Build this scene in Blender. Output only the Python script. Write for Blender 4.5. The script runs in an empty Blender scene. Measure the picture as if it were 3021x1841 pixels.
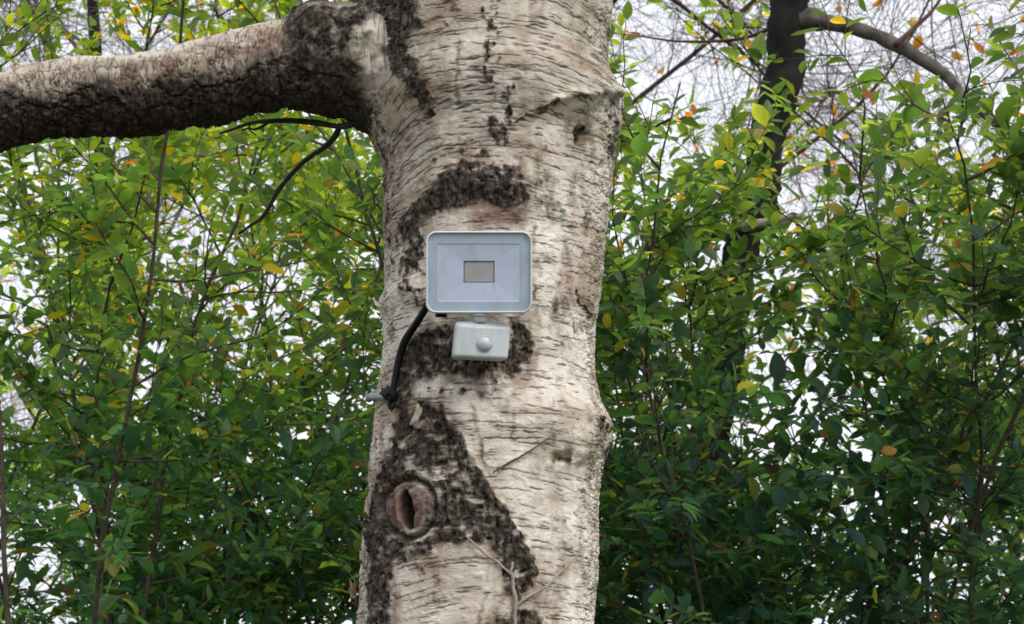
import bpy, math
import numpy as np
from mathutils import Matrix, Vector

# ------------------------------------------------------------------ camera, sky, sun, exposure
S = bpy.context.scene
C = S.collection
PITCH = math.radians(14.0)
CAM = np.array([0.0, -2.6, 1.6])
FPX = 6042.0
IW, IH = 3021.0, 1841.0
FWD = np.array([0.0, math.cos(PITCH), math.sin(PITCH)])
UPV = np.array([0.0, -math.sin(PITCH), math.cos(PITCH)])

cam_d = bpy.data.cameras.new("camera")
cam = bpy.data.objects.new("camera", cam_d)
C.objects.link(cam)
cam.location = CAM
cam.rotation_euler = (math.radians(90) + PITCH, 0, 0)
cam_d.sensor_fit = 'HORIZONTAL'
cam_d.angle = 2 * math.atan(IW / 2 / FPX)
cam_d.clip_start = 0.05
cam_d.clip_end = 2000
cam_d.dof.use_dof = True
cam_d.dof.focus_distance = 2.55
cam_d.dof.aperture_fstop = 18.0
S.camera = cam

W = bpy.data.worlds.new("World")
S.world = W
W.use_nodes = True
nt = W.node_tree
nt.nodes.clear()
SUN_EL, SUN_ROT = math.radians(48), math.radians(140)
sky = nt.nodes.new('ShaderNodeTexSky')
sky.sky_type = 'NISHITA'
sky.sun_disc = False
sky.sun_elevation = SUN_EL
sky.sun_rotation = SUN_ROT
sky.dust_density = 6.0
sky.air_density = 1.0
hs = nt.nodes.new('ShaderNodeHueSaturation')
hs.inputs['Saturation'].default_value = 0.12
mx = nt.nodes.new('ShaderNodeMix')
mx.data_type = 'RGBA'
mx.inputs[0].default_value = 0.80          # overcast: a nearly even cloud layer
mx.inputs[7].default_value = (9.5, 9.7, 10.5, 1)
bg = nt.nodes.new('ShaderNodeBackground')
bg.inputs['Strength'].default_value = 0.12
wo = nt.nodes.new('ShaderNodeOutputWorld')
nt.links.new(sky.outputs[0], hs.inputs['Color'])
nt.links.new(hs.outputs[0], mx.inputs[6])
nt.links.new(mx.outputs[2], bg.inputs['Color'])
nt.links.new(bg.outputs[0], wo.inputs['Surface'])

sun_d = bpy.data.lights.new("sun", 'SUN')
sun_d.energy = 1.5
sun_d.angle = math.radians(25)
sun_d.color = (1.0, 0.95, 0.87)
sun = bpy.data.objects.new("sun", sun_d)
C.objects.link(sun)
sdir = Vector((math.sin(SUN_ROT) * math.cos(SUN_EL), math.cos(SUN_ROT) * math.cos(SUN_EL), math.sin(SUN_EL)))
sun.rotation_euler = sdir.to_track_quat('Z', 'Y').to_euler()
sun.location = (3, -4, 8)

S.view_settings.view_transform = 'Standard'
S.view_settings.look = 'None'
S.view_settings.exposure = 0.08
S.view_settings.gamma = 1.0
S.view_settings.use_curve_mapping = False
S.render.engine = 'CYCLES'
S.cycles.use_denoising = True
S.cycles.max_bounces = 7
S.cycles.diffuse_bounces = 3
S.cycles.glossy_bounces = 3
S.cycles.transmission_bounces = 5
S.cycles.transparent_max_bounces = 8

# ------------------------------------------------------------------ helpers
def P(px, py, Y):
    """a photograph pixel to the point of the upright plane y = Y that it shows"""
    d = np.array([(px - IW / 2) / FPX, 0, 0]) + FWD - UPV * ((py - IH / 2) / FPX)
    t = (Y - CAM[1]) / d[1]
    return CAM + d * t

def project(p):
    q = np.asarray(p) - CAM
    dep = q @ FWD
    return IW / 2 + FPX * q[..., 0] / dep, IH / 2 - FPX * (q @ UPV) / dep, dep

_rng0 = np.random.default_rng(7)
_perm = np.concatenate([_rng0.permutation(256)] * 3).astype(np.int32)
_g3 = _rng0.normal(size=(256, 3)); _g3 = (_g3 / np.linalg.norm(_g3, axis=1)[:, None]).astype(np.float32)
def noise3(x, y, z):
    x, y, z = np.broadcast_arrays(np.asarray(x, np.float32), np.asarray(y, np.float32), np.asarray(z, np.float32))
    xi = np.floor(x).astype(np.int32); yi = np.floor(y).astype(np.int32); zi = np.floor(z).astype(np.int32)
    fx = x - xi; fy = y - yi; fz = z - zi
    xi &= 255; yi &= 255; zi &= 255
    u = fx * fx * (3 - 2 * fx); v = fy * fy * (3 - 2 * fy); w = fz * fz * (3 - 2 * fz)
    out = 0
    for dx in (0, 1):
        a = _perm[xi + dx]
        for dy in (0, 1):
            b = _perm[a + yi + dy]
            for dz in (0, 1):
                g = _g3[_perm[b + zi + dz] & 255]
                val = g[..., 0] * (fx - dx) + g[..., 1] * (fy - dy) + g[..., 2] * (fz - dz)
                out = out + val * (u if dx else 1 - u) * (v if dy else 1 - v) * (w if dz else 1 - w)
    return out * 1.6
def fbm(x, y, z, o=4):
    s = 0; a = 1.0
    for k in range(o):
        s = s + a * noise3(x * 2 ** k + 17 * k, y * 2 ** k, z * 2 ** k); a *= 0.5
    return s
def sstep(a, b, x):
    t = np.clip((x - a) / (b - a), 0, 1)
    return t * t * (3 - 2 * t)

def make_mesh(name, verts, faces, smooth=True):
    """verts (n,3); faces: list of (m,k) int arrays"""
    me = bpy.data.meshes.new(name)
    verts = np.asarray(verts, dtype=np.float32)
    me.vertices.add(len(verts))
    me.vertices.foreach_set("co", verts.ravel())
    faces = [np.asarray(f, dtype=np.int32) for f in faces if len(f)]
    loops = np.concatenate([f.ravel() for f in faces])
    tot = np.concatenate([np.full(len(f), f.shape[1], dtype=np.int32) for f in faces])
    start = np.concatenate([[0], np.cumsum(tot)[:-1]]).astype(np.int32)
    me.loops.add(len(loops))
    me.loops.foreach_set("vertex_index", loops)
    me.polygons.add(len(tot))
    me.polygons.foreach_set("loop_start", start)
    me.polygons.foreach_set("loop_total", tot)
    me.update(calc_edges=True)
    me.validate()
    me.polygons.foreach_set("use_smooth", np.full(len(me.polygons), smooth))
    return me
def fattr(me, name, arr):
    a = me.attributes.new(name, 'FLOAT', 'POINT')
    a.data.foreach_set("value", np.asarray(arr, dtype=np.float32).ravel())
def cattr(me, name, arr):
    a = me.attributes.new(name, 'FLOAT_COLOR', 'POINT')
    a.data.foreach_set("color", np.asarray(arr, dtype=np.float32).ravel())

def add(name, me, mat=None, parent=None, **props):
    o = bpy.data.objects.new(name, me)
    C.objects.link(o)
    if mat is not None and me is not None and not me.materials:
        me.materials.append(mat)
    if parent is not None:
        o.parent = parent
        pl = parent.location.copy()
        pp = parent.parent
        while pp is not None:
            pl += pp.location; pp = pp.parent
        o.location = -pl              # meshes are written in world coordinates
        o["_w"] = 0
        del o["_w"]
    for k, v in props.items():
        o[k] = v
    return o
def part(name, me, mat, thing, sub=None, **props):
    """a mesh in world coordinates under an unrotated Empty (or under one of its parts)"""
    o = bpy.data.objects.new(name, me)
    C.objects.link(o)
    if mat is not None and not me.materials:
        me.materials.append(mat)
    if sub is None:
        o.parent = thing; o.location = -thing.location
    else:
        o.parent = sub
    for k, v in props.items():
        o[k] = v
    return o
def thing(name, loc, label, cat, group=None):
    o = bpy.data.objects.new(name, None)
    C.objects.link(o)
    o.location = loc
    o.empty_display_size = 0.1
    o["label"] = label; o["category"] = cat
    if group: o["group"] = group
    return o

def tube(pts, rad, sides=8, cap=True, rough=0.0, seed=0):
    pts = np.asarray(pts, float); n = len(pts)
    rad = np.broadcast_to(np.asarray(rad, float), (n,))
    tan = np.gradient(pts, axis=0)
    tan /= np.linalg.norm(tan, axis=1)[:, None] + 1e-12
    ref = np.array([0.0, 0.0, 1.0]) if abs(tan[0, 2]) < 0.9 else np.array([0.0, 1.0, 0.0])
    u = np.cross(tan, ref); u /= np.linalg.norm(u, axis=1)[:, None] + 1e-12
    v = np.cross(tan, u)
    a = np.arange(sides) * 2 * math.pi / sides
    R = rad[:, None, None]
    V = pts[:, None, :] + R * (u[:, None, :] * np.cos(a)[None, :, None] + v[:, None, :] * np.sin(a)[None, :, None])
    V = V.reshape(-1, 3)
    if rough:
        dv = V - np.repeat(pts, sides, axis=0)
        k = fbm(V[:, 0] * 40 + seed, V[:, 1] * 40, V[:, 2] * 18, 3)
        V = V + dv * (k * rough)[:, None]
    i = np.arange(n - 1)[:, None] * sides; j = np.arange(sides)[None, :]; jn = (j + 1) % sides
    F = np.stack([i + j, i + jn, i + sides + jn, i + sides + j], -1).reshape(-1, 4)
    caps = []
    if cap:
        V = np.concatenate([V, pts[:1], pts[-1:]])
        m = n * sides
        jj = np.arange(sides)
        caps = np.concatenate([np.stack([np.full(sides, m), (jj + 1) % sides, jj], -1),
                               np.stack([np.full(sides, m + 1), m - sides + jj, m - sides + (jj + 1) % sides], -1)])
    return V, F, caps
def join_tubes(lst):
    vs, q, t, o = [], [], [], 0
    for V, F, T in lst:
        vs.append(V); q.append(F + o)
        if len(T): t.append(T + o)
        o += len(V)
    return np.concatenate(vs), [np.concatenate(q)] + ([np.concatenate(t)] if t else [])
def smooth_path(pts, n):
    """Catmull-Rom through pts"""
    pts = np.asarray(pts, float)
    p = np.concatenate([[2 * pts[0] - pts[1]], pts, [2 * pts[-1] - pts[-2]]])
    k = len(pts) - 1
    out = []
    for t in np.linspace(0, k - 1e-6, n):
        i = int(t); f = t - i
        a, b, c, d = p[i], p[i + 1], p[i + 2], p[i + 3]
        out.append(0.5 * (2 * b + (c - a) * f + (2 * a - 5 * b + 4 * c - d) * f * f + (3 * b - a - 3 * c + d) * f ** 3))
    return np.array(out)
def interp_path(vals, n):
    return np.interp(np.linspace(0, 1, n), np.linspace(0, 1, len(vals)), vals)

# ------------------------------------------------------------------ materials
def mat_new(name):
    m = bpy.data.materials.new(name)
    m.use_nodes = True
    t = m.node_tree
    b = t.nodes['Principled BSDF']
    return m, t, b
def node(t, typ, **kw):
    n = t.nodes.new(typ)
    for k, v in kw.items():
        setattr(n, k, v)
    return n
def mixrgb(t, fac, a, b, blend='MIX'):
    n = node(t, 'ShaderNodeMix', data_type='RGBA', blend_type=blend)
    for sock, v in ((n.inputs[0], fac), (n.inputs[6], a), (n.inputs[7], b)):
        if hasattr(v, 'is_output'): t.links.new(v, sock)
        elif isinstance(v, tuple): sock.default_value = (*v, 1)
        else: sock.default_value = v
    return n.outputs[2]
def tex_noise(t, vec, scale, detail=4, rough=0.55):
    n = node(t, 'ShaderNodeTexNoise')
    n.inputs['Scale'].default_value = scale
    n.inputs['Detail'].default_value = detail
    n.inputs['Roughness'].default_value = rough
    if vec is not None: t.links.new(vec, n.inputs['Vector'])
    return n.outputs[0]
def ramp(t, fac, stops):
    r = node(t, 'ShaderNodeValToRGB')
    e = r.color_ramp.elements
    while len(e) < len(stops): e.new(0.5)
    for k, (p, c) in enumerate(stops):
        e[k].position = p; e[k].color = (*c, 1)
    t.links.new(fac, r.inputs[0])
    return r.outputs[0]
def attr(t, name):
    a = node(t, 'ShaderNodeAttribute'); a.attribute_name = name
    return a
def coords(t, scale=(1, 1, 1)):
    tc = node(t, 'ShaderNodeTexCoord'); mp = node(t, 'ShaderNodeMapping')
    mp.inputs['Scale'].default_value = scale
    t.links.new(tc.outputs['Object'], mp.inputs['Vector'])
    return mp.outputs[0]
def bump(t, b, h, strength, dist):
    n = node(t, 'ShaderNodeBump')
    n.inputs['Strength'].default_value = strength; n.inputs['Distance'].default_value = dist
    t.links.new(h, n.inputs['Height']); t.links.new(n.outputs[0], b.inputs['Normal'])

def birch_bark(name, cream, grey, tan, dscale=1.0):
    m, t, b = mat_new(name)
    v = coords(t); vh = coords(t, (1, 1, 3.5))
    base = ramp(t, tex_noise(t, vh, 7, 6, 0.6), [(0.36, tan), (0.46, grey), (0.54, cream), (0.66, tuple(min(1, c * 1.15) for c in cream))])
    fine = ramp(t, tex_noise(t, vh, 90, 5, 0.65), [(0.25, (0.60, 0.53, 0.46)), (0.50, (1, 1, 1))])
    col = mixrgb(t, 0.65, base, mixrgb(t, 1.0, base, fine, 'MULTIPLY'))
    vs_ = coords(t, (1, 1, 0.22))
    streak = ramp(t, tex_noise(t, vs_, 34, 5, 0.6), [(0.34, (0.52, 0.42, 0.33)), (0.52, (1, 1, 1))])
    col = mixrgb(t, 0.5, col, mixrgb(t, 1.0, col, streak, 'MULTIPLY'))
    st_ = attr(t, 'stain_shade').outputs['Fac']
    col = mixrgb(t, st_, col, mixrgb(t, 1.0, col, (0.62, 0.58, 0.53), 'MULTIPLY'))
    col = mixrgb(t, attr(t, 'green').outputs['Fac'], col, ramp(t, tex_noise(t, v, 60, 4), [(0.35, (0.06, 0.065, 0.025)), (0.65, (0.30, 0.29, 0.15))]))
    col = mixrgb(t, attr(t, 'red').outputs['Fac'], col, ramp(t, tex_noise(t, v, 50, 4), [(0.3, (0.085, 0.034, 0.026)), (0.7, (0.27, 0.15, 0.105))]))
    dk = ramp(t, tex_noise(t, coords(t, (1, 1, 0.6)), 150, 6, 0.75), [(p_, tuple(c_ * dscale for c_ in q_)) for p_, q_ in ((0.36, (0.008, 0.006, 0.005)), (0.50, (0.030, 0.023, 0.018)), (0.60, (0.080, 0.061, 0.047)), (0.72, (0.27, 0.22, 0.18)))])
    col = mixrgb(t, attr(t, 'dark').outputs['Fac'], col, dk)
    col = mixrgb(t, attr(t, 'crack').outputs['Fac'], col, (0.026, 0.018, 0.013))
    col = mixrgb(t, attr(t, 'pink').outputs['Fac'], col, ramp(t, tex_noise(t, v, 70, 3), [(0.3, (0.05, 0.035, 0.030)), (0.5, (0.11, 0.062, 0.055)), (0.7, (0.20, 0.13, 0.115))]))
    t.links.new(col, b.inputs['Base Color'])
    b.inputs['Roughness'].default_value = 0.8
    b.inputs['Specular IOR Level'].default_value = 0.25
    bump(t, b, tex_noise(t, vh, 260, 4, 0.6), 0.5, 0.002)
    return m
M_BARK = birch_bark("birch_bark", (0.82, 0.77, 0.68), (0.74, 0.67, 0.585), (0.56, 0.46, 0.36))
M_LIMB = birch_bark("limb_bark", (0.46, 0.40, 0.34), (0.34, 0.27, 0.23), (0.26, 0.19, 0.14), 0.5)

def simple(name, col, rough=0.6, var=0.25, scale=30, spec=0.3):
    m, t, b = mat_new(name)
    v = coords(t)
    lo = tuple(c * (1 - var) for c in col); hi = tuple(min(1, c * (1 + var)) for c in col)
    t.links.new(ramp(t, tex_noise(t, v, scale, 4), [(0.3, lo), (0.7, hi)]), b.inputs['Base Color'])
    b.inputs['Roughness'].default_value = rough
    b.inputs['Specular IOR Level'].default_value = spec
    return m
M_STEM = simple("shrub_stem", (0.075, 0.058, 0.044), 0.8, 0.5, 40)
M_TWIG = simple("dark_twig", (0.040, 0.036, 0.032), 0.8, 0.4, 60)
M_RTWIG = simple("reddish_twig", (0.095, 0.050, 0.044), 0.8, 0.3, 20)
M_GTWIG = simple("grey_twig", (0.15, 0.125, 0.11), 0.8, 0.3, 20)
M_VINE = simple("dead_vine", (0.33, 0.27, 0.22), 0.85, 0.35, 80)
M_BACKLITBARK = simple("backlit_grey_bark", (0.014, 0.0125, 0.012), 0.95, 0.6, 22)  # near-black: the trunks' backlit silhouette is put into the bark colour
M_PALELIMB = simple("pale_limb_bark", (0.11, 0.095, 0.083), 0.85, 0.6, 30)
M_FLAKE = simple("bark_flake", (0.27, 0.17, 0.125), 0.75, 0.35, 60)
M_PALEFLAKE = simple("pale_bark_flake", (0.48, 0.40, 0.32), 0.75, 0.3, 60)

def leaf_material(name, from_object):
    m, t, b = mat_new(name)
    out = t.nodes['Material Output']
    if from_object:
        oi = node(t, 'ShaderNodeObjectInfo'); col = oi.outputs['Color']
    else:
        col = attr(t, 'tint').outputs['Color']
    v = coords(t)
    sp = ramp(t, tex_noise(t, v, 1.8 if from_object else 35, 4), [(0.3, (0.72, 0.76, 0.7)), (0.65, (1.12, 1.1, 1.1))])
    col = mixrgb(t, 1.0, col, sp, 'MULTIPLY')
    t.links.new(col, b.inputs['Base Color'])
    b.inputs['Roughness'].default_value = 0.43
    b.inputs['Specular IOR Level'].default_value = 0.45
    tr = node(t, 'ShaderNodeBsdfTranslucent')
    t.links.new(mixrgb(t, 1.0, col, (3.0, 2.9, 1.05), 'MULTIPLY'), tr.inputs['Color'])
    ms = node(t, 'ShaderNodeMixShader'); ms.inputs[0].default_value = 0.55
    t.links.new(b.outputs[0], ms.inputs[1]); t.links.new(tr.outputs[0], ms.inputs[2])
    t.links.new(ms.outputs[0], out.inputs['Surface'])
    return m
M_LEAF1 = leaf_material("leaf_single", True)
M_LEAFN = leaf_material("leaf_mass", False)

def plastic(name, col, rough, spec=0.5, coat=0.0):
    m, t, b = mat_new(name)
    v = coords(t)
    lo = tuple(c * 0.90 for c in col)
    c1 = ramp(t, tex_noise(t, v, 25, 5), [(0.35, lo), (0.6, col)])
    grime = ramp(t, tex_noise(t, coords(t, (1, 1, 0.25)), 60, 6, 0.7), [(0.30, (0.72, 0.71, 0.66)), (0.50, (1, 1, 1))])
    t.links.new(mixrgb(t, 0.6, c1, mixrgb(t, 1.0, c1, grime, 'MULTIPLY')), b.inputs['Base Color'])
    b.inputs['Roughness'].default_value = rough
    b.inputs['Specular IOR Level'].default_value = spec
    b.inputs['Coat Weight'].default_value = coat
    return m
M_WHITE = plastic("white_plastic", (0.66, 0.705, 0.74), 0.42)
M_SENS = plastic("sensor_plastic", (0.53, 0.575, 0.59), 0.42)
M_FRIT = plastic("frosted_border", (0.57, 0.65, 0.73), 0.35)
M_REFL = plastic("reflector", (0.72, 0.74, 0.90), 0.45)
M_CHIP = plastic("led_phosphor", (0.53, 0.49, 0.47), 0.55)
M_CHIPB = plastic("chip_surround", (0.30, 0.30, 0.42), 0.5)
M_LENS = plastic("sensor_lens", (0.52, 0.56, 0.64), 0.30)
M_BLACK = plastic("black_rubber", (0.007, 0.007, 0.009), 0.55, 0.2)
M_GREYC = plastic("grey_conduit", (0.30, 0.31, 0.33), 0.45)
def glass_mat():
    m, t, b = mat_new("clear_glass")
    out = t.nodes['Material Output']
    tr = node(t, 'ShaderNodeBsdfTransparent'); tr.inputs[0].default_value = (0.95, 0.97, 0.98, 1)
    gl = node(t, 'ShaderNodeBsdfGlossy'); gl.inputs['Roughness'].default_value = 0.12
    ms = node(t, 'ShaderNodeMixShader')
    ms.inputs[0].default_value = 0.06; t.links.new(tr.outputs[0], ms.inputs[1]); t.links.new(gl.outputs[0], ms.inputs[2])
    t.links.new(ms.outputs[0], out.inputs['Surface'])
    return m
M_GLASS = glass_mat()

# ------------------------------------------------------------------ ground
def build_ground():
    m, t, b = mat_new("leaf_litter_ground")
    v = coords(t)
    c = ramp(t, tex_noise(t, v, 3, 8, 0.65), [(0.35, (0.035, 0.028, 0.018)), (0.5, (0.05, 0.06, 0.022)), (0.7, (0.10, 0.075, 0.04))])
    t.links.new(c, b.inputs['Base Color']); b.inputs['Roughness'].default_value = 0.95
    g = np.concatenate([-np.geomspace(400, 1, 30), np.linspace(-0.8, 0.8, 9), np.geomspace(1, 400, 30)])
    X, Y = np.meshgrid(g, g, indexing='ij')
    Z = 0.05 * fbm(X * 0.6, Y * 0.6, 0 * X, 3) * (np.hypot(X, Y) < 30) - 0.03
    n = len(g)
    idx = np.arange(n * n).reshape(n, n)
    F = np.stack([idx[:-1, :-1], idx[1:, :-1], idx[1:, 1:], idx[:-1, 1:]], -1).reshape(-1, 4)
    o = add("ground", make_mesh("ground", np.stack([X, Y, Z], -1).reshape(-1, 3), [F]), m)
    o["kind"] = "structure"
build_ground()

# ------------------------------------------------------------------ birch: trunk
K = 1.226
L_EDGE = np.array([(-60, 884), (0, 884), (100, 880), (200, 884), (280, 880), (330, 895), (370, 911), (420, 925), (460, 930), (500, 926), (560, 925), (620, 928), (700, 926), (730, 912), (745, 909),
                   (770, 918), (830, 920), (900, 914), (950, 904), (1000, 898), (1060, 893), (1120, 888), (1200, 885), (1300, 876), (1400, 867), (1500, 860), (1570, 856)], float) * K
R_EDGE = np.array([(-60, 1478), (0, 1475), (50, 1472), (100, 1465), (150, 1462), (190, 1470), (225, 1490), (260, 1497), (300, 1493), (340, 1478), (400, 1471), (450, 1466), (500, 1460), (600, 1451),
                   (700, 1444), (800, 1431), (870, 1428), (920, 1431), (960, 1440), (1000, 1458), (1030, 1470), (1065, 1466), (1100, 1452), (1150, 1444), (1200, 1440), (1300, 1438), (1400, 1436), (1500, 1430), (1570, 1430)], float) * K
def edge_xz(E):
    pts = np.array([P(x, y, 0.0) for y, x in E])
    o = np.argsort(pts[:, 2])
    return pts[o, 2], pts[o, 0]
zl, xl = edge_xz(L_EDGE); zr, xr = edge_xz(R_EDGE)
Z_TOP = P(1400, -110, 0)[2]; Z_BOT = P(1400, 1950, 0)[2]
def trunk_lr(z):
    a = np.interp(z, zl, xl); b = np.interp(z, zr, xr)
    low = np.clip(zl[0] - z, 0, None)
    a = a - 0.03 * low - 0.16 * np.exp(-np.clip(z, 0, None) / 0.25); b = b + 0.02 * low + 0.16 * np.exp(-np.clip(z, 0, None) / 0.25)
    hi = np.clip(z - zl[-1], 0, None)
    a = a + 0.016 * hi; b = b - 0.022 * hi
    return a, b

def seg_dist(X, Y, pl):
    """distance to a polyline and the fraction along it"""
    best = np.full(X.shape, 1e9); frac = np.zeros(X.shape)
    pl = np.asarray(pl, float); n = len(pl) - 1
    for i in range(n):
        a, b = pl[i], pl[i + 1]; d = b - a
        t = np.clip(((X - a[0]) * d[0] + (Y - a[1]) * d[1]) / (d @ d), 0, 1)
        q = np.hypot(X - a[0] - t * d[0], Y - a[1] - t * d[1])
        m = q < best
        best = np.where(m, q, best); frac = np.where(m, (i + t) / n, frac)
    return best, frac
def in_poly(X, Y, poly):
    """signed distance in pixels, positive inside"""
    poly = np.asarray(poly, float)
    inside = np.zeros(X.shape, bool)
    n = len(poly)
    for i in range(n):
        x1, y1 = poly[i]; x2, y2 = poly[(i + 1) % n]
        if y1 == y2: continue
        c = ((y1 > Y) != (y2 > Y)) & (X < (x2 - x1) * (Y - y1) / (y2 - y1) + x1)
        inside ^= c
    d, _ = seg_dist(X, Y, np.concatenate([poly, poly[:1]]))
    return np.where(inside, d, -d)

def raster_strokes(S_, Z_, strokes, crack, disp):
    """thin bark fissures; S_ (cols,), Z_ (rows,) axes in metres"""
    for (s0, z0, ln, th, sl, cv, st) in strokes:
        c0, c1 = np.searchsorted(S_, [s0 - ln / 2, s0 + ln / 2])
        ext = abs(sl) * ln / 2 + 5 * th + abs(cv) * ln * ln
        r0, r1 = np.searchsorted(Z_, [z0 - ext, z0 + ext])
        if c1 - c0 < 2 or r1 - r0 < 2: continue
        s = (S_[c0:c1] - s0)[None, :]; z = Z_[r0:r1][:, None]
        ph = s0 * 911 + z0 * 577
        mid = z0 + sl * s + cv * s * s + th * 0.5 * np.sin(s * 110 + ph) + th * 0.25 * np.sin(s * 470 + 2 * ph)
        env = np.clip(1 - (2 * s / ln) ** 2, 0, 1) ** 0.4 * (0.86 + 0.14 * np.sin(s * 400 + ph * 3))
        d = (z - mid) / (th * (0.35 + 0.65 * env) * (0.85 + 0.25 * np.sin(s * 230 + 5 * ph)))
        v = np.exp(-d ** 4) * np.clip(env * 1.3, 0, 1) * st
        crack[r0:r1, c0:c1] = np.maximum(crack[r0:r1, c0:c1], v)
        lip = np.exp(-((d + 2.1) / 1.0) ** 2) * env - 0.3 * np.exp(-((d - 2.0) / 1.0) ** 2) * env
        disp[r0:r1, c0:c1] += (0.8 * lip - 1.3 * np.exp(-d * d) * env) * th * 0.25 * st

rng = np.random.default_rng(11)
tree = thing("birch_tree", (-0.05, 0, 0), "thick white-barked birch in the middle, carrying the floodlight, with one limb to the side", "tree")

def build_trunk():
    RM = 0.14
    aF = np.arange(-1.78, 1.78, 0.0011 / RM)
    aB = np.linspace(1.78, 2 * math.pi - 1.78, 60)[0:-1]
    A = np.concatenate([aF, aB]); nF = len(aF)
    Zd = np.arange(Z_BOT, Z_TOP, 0.0011)
    zlow = np.linspace(-0.1, Z_BOT, 60)[:-1]
    zhigh = np.linspace(Z_TOP, 6.5, 90)[1:]
    Z = np.concatenate([zlow, Zd, zhigh])
    r0, r1 = len(zlow), len(zlow) + len(Zd)
    a_, b_ = trunk_lr(Z)
    cx = (a_ + b_) / 2; R = (b_ - a_) / 2
    AA, ZZ = np.meshgrid(A, Z)
    RR = np.broadcast_to(R[:, None], AA.shape); CX = np.broadcast_to(cx[:, None], AA.shape)
    bx = CX + RR * np.sin(AA); by = -RR * np.cos(AA) * 0.95
    X, Y, _ = project(np.stack([bx, by, ZZ], -1))
    front = sstep(1.70, 1.50, np.where(AA > math.pi, 2 * math.pi - AA, np.abs(AA))) * (ZZ > Z_BOT) * (ZZ < Z_TOP)
    s = AA * RM
    # px-space wobble so no outline is clean
    w1 = fbm(bx * 30, by * 30, ZZ * 30, 4); w2 = fbm(bx * 30 + 9, by * 30 + 5, ZZ * 30, 4)
    wf = fbm(bx * 120, by * 120, ZZ * 120, 3)
    Xw = X + 16 * w1 + 7 * wf; Yw = Y + 16 * w2 + 6 * wf
    dark = np.zeros(AA.shape); red = np.zeros(AA.shape); green = np.zeros(AA.shape); pink = np.zeros(AA.shape)
    disp = np.zeros(AA.shape)
    mott = fbm(bx * 70, by * 70, ZZ * 45, 4)
    halo = np.zeros(AA.shape)
    def poly(arr, pts, soft=14, amt=1.0):
        d = in_poly(Xw, Yw, pts); soft = soft * 1.7
        if arr is dark: np.maximum(halo, sstep(-75, 5, d) * amt * front, out=halo)
        v = sstep(-soft, soft, d) * amt * front
        np.maximum(arr, v, out=arr)
        return d
    def line(arr, pts, w0, w1_, amt=1.0, mo=0.0):
        d, f = seg_dist(Xw, Yw, pts)
        if arr is dark: np.maximum(halo, sstep(2.6, 0.8, d / (w0 + (w1_ - w0) * f + 8)) * amt * front * (0.6 if mo else 1), out=halo)
        v = sstep(1.6, 0.4, d / (w0 + (w1_ - w0) * f)) * amt * front
        if mo: v = v * np.clip(0.5 + mo * mott, 0, 1)
        np.maximum(arr, v, out=arr)
    # branch-bark ridge and speckled collar at the limb
    line(dark, [(1060, -80), (1095, 20), (1145, 84), (1190, 177), (1232, 261), (1262, 318)], 62, 26, 1.0)
    poly(dark, [(1040, -140), (1215, -140), (1240, 60), (1185, 120), (1090, 90), (1050, 60)], 18, 0.95)
    line(dark, [(1060, 0), (1072, 150), (1080, 260), (1095, 330), (1120, 420)], 55, 30, 0.95, 0.9)
    line(green, [(1150, 40), (1200, 190), (1240, 300)], 60, 30, 0.55, 0.6)
    line(red, [(1272, 60), (1275, 200), (1290, 290), (1250, 360)], 40, 50, 0.45, 0.9)
    # broken vertical seam in the upper trunk
    line(dark, [(1465, -60), (1462, 60), (1450, 154), (1462, 219), (1497, 256), (1493, 298), (1455, 396), (1497, 440)], 24, 26, 0.95, 1.3)
    line(red, [(1590, -40), (1570, 60), (1545, 130)], 20, 14, 0.8, 0.7)
    line(dark, [(1320, -100), (1340, 60)], 60, 20, 0.55, 1.2)
    line(dark, [(1420, 440), (1300, 470)], 26, 14, 0.6, 1.4); line(dark, [(1380, 420), (1530, 425)], 16, 16, 0.7, 1.2)
    # chevron above the floodlight
    poly(dark, [(1300, 520), (1345, 492), (1423, 478), (1530, 492), (1560, 560), (1552, 606), (1440, 606), (1350, 604), (1262, 640), (1205, 720), (1190, 660), (1205, 605)], 12, 1.0)
    line(dark, [(1205, 650), (1195, 700), (1215, 790), (1240, 880)], 34, 22, 0.75, 1.2)
    poly(red, [(1390, 612), (1545, 608), (1550, 672), (1400, 676)], 16, 0.85)
    line(green, [(1600, 520), (1625, 600), (1650, 640)], 46, 30, 0.75, 1.0); line(dark, [(1585, 540), (1610, 640)], 16, 10, 0.7, 1.3)
    # strip of brown loose bark down the side
    line(red, [(1142, 440), (1148, 560), (1150, 700)], 30, 26, 0.75, 0.7); line(dark, [(1150, 430), (1155, 600), (1150, 760)], 26, 12, 0.7, 1.2)
    # around the sensor
    poly(dark, [(1215, 985), (1290, 965), (1345, 968), (1500, 1060), (1460, 1100), (1390, 1120), (1290, 1105), (1225, 1112), (1185, 1220), (1172, 1180), (1185, 1060)], 16, 1.0)
    poly(dark, [(1505, 940), (1560, 955), (1575, 1033), (1540, 1095), (1500, 1125), (1480, 1090)], 12, 0.95)
    line(dark, [(1440, 1060), (1450, 1100), (1456, 1175)], 22, 14, 0.9, 0.5)
    line(red, [(1410, 1080), (1400, 1140), (1480, 1170), (1500, 1220)], 30, 42, 0.55, 1.0)
    line(dark, [(1190, 1150), (1300, 1146), (1440, 1160)], 15, 15, 0.85, 0.8)
    line(red, [(1690, 660), (1688, 700), (1673, 773), (1664, 860), (1643, 915)], 13, 16, 0.85, 0.8)
    line(red, [(1700, 610), (1690, 560), (1720, 480)], 16, 12, 0.6, 0.8)
    line(green, [(1660, 900), (1640, 960), (1675, 1040), (1700, 1110)], 24, 18, 0.65, 0.8); line(dark, [(1610, 985), (1650, 1010)], 20, 12, 0.5, 1.2)
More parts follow.
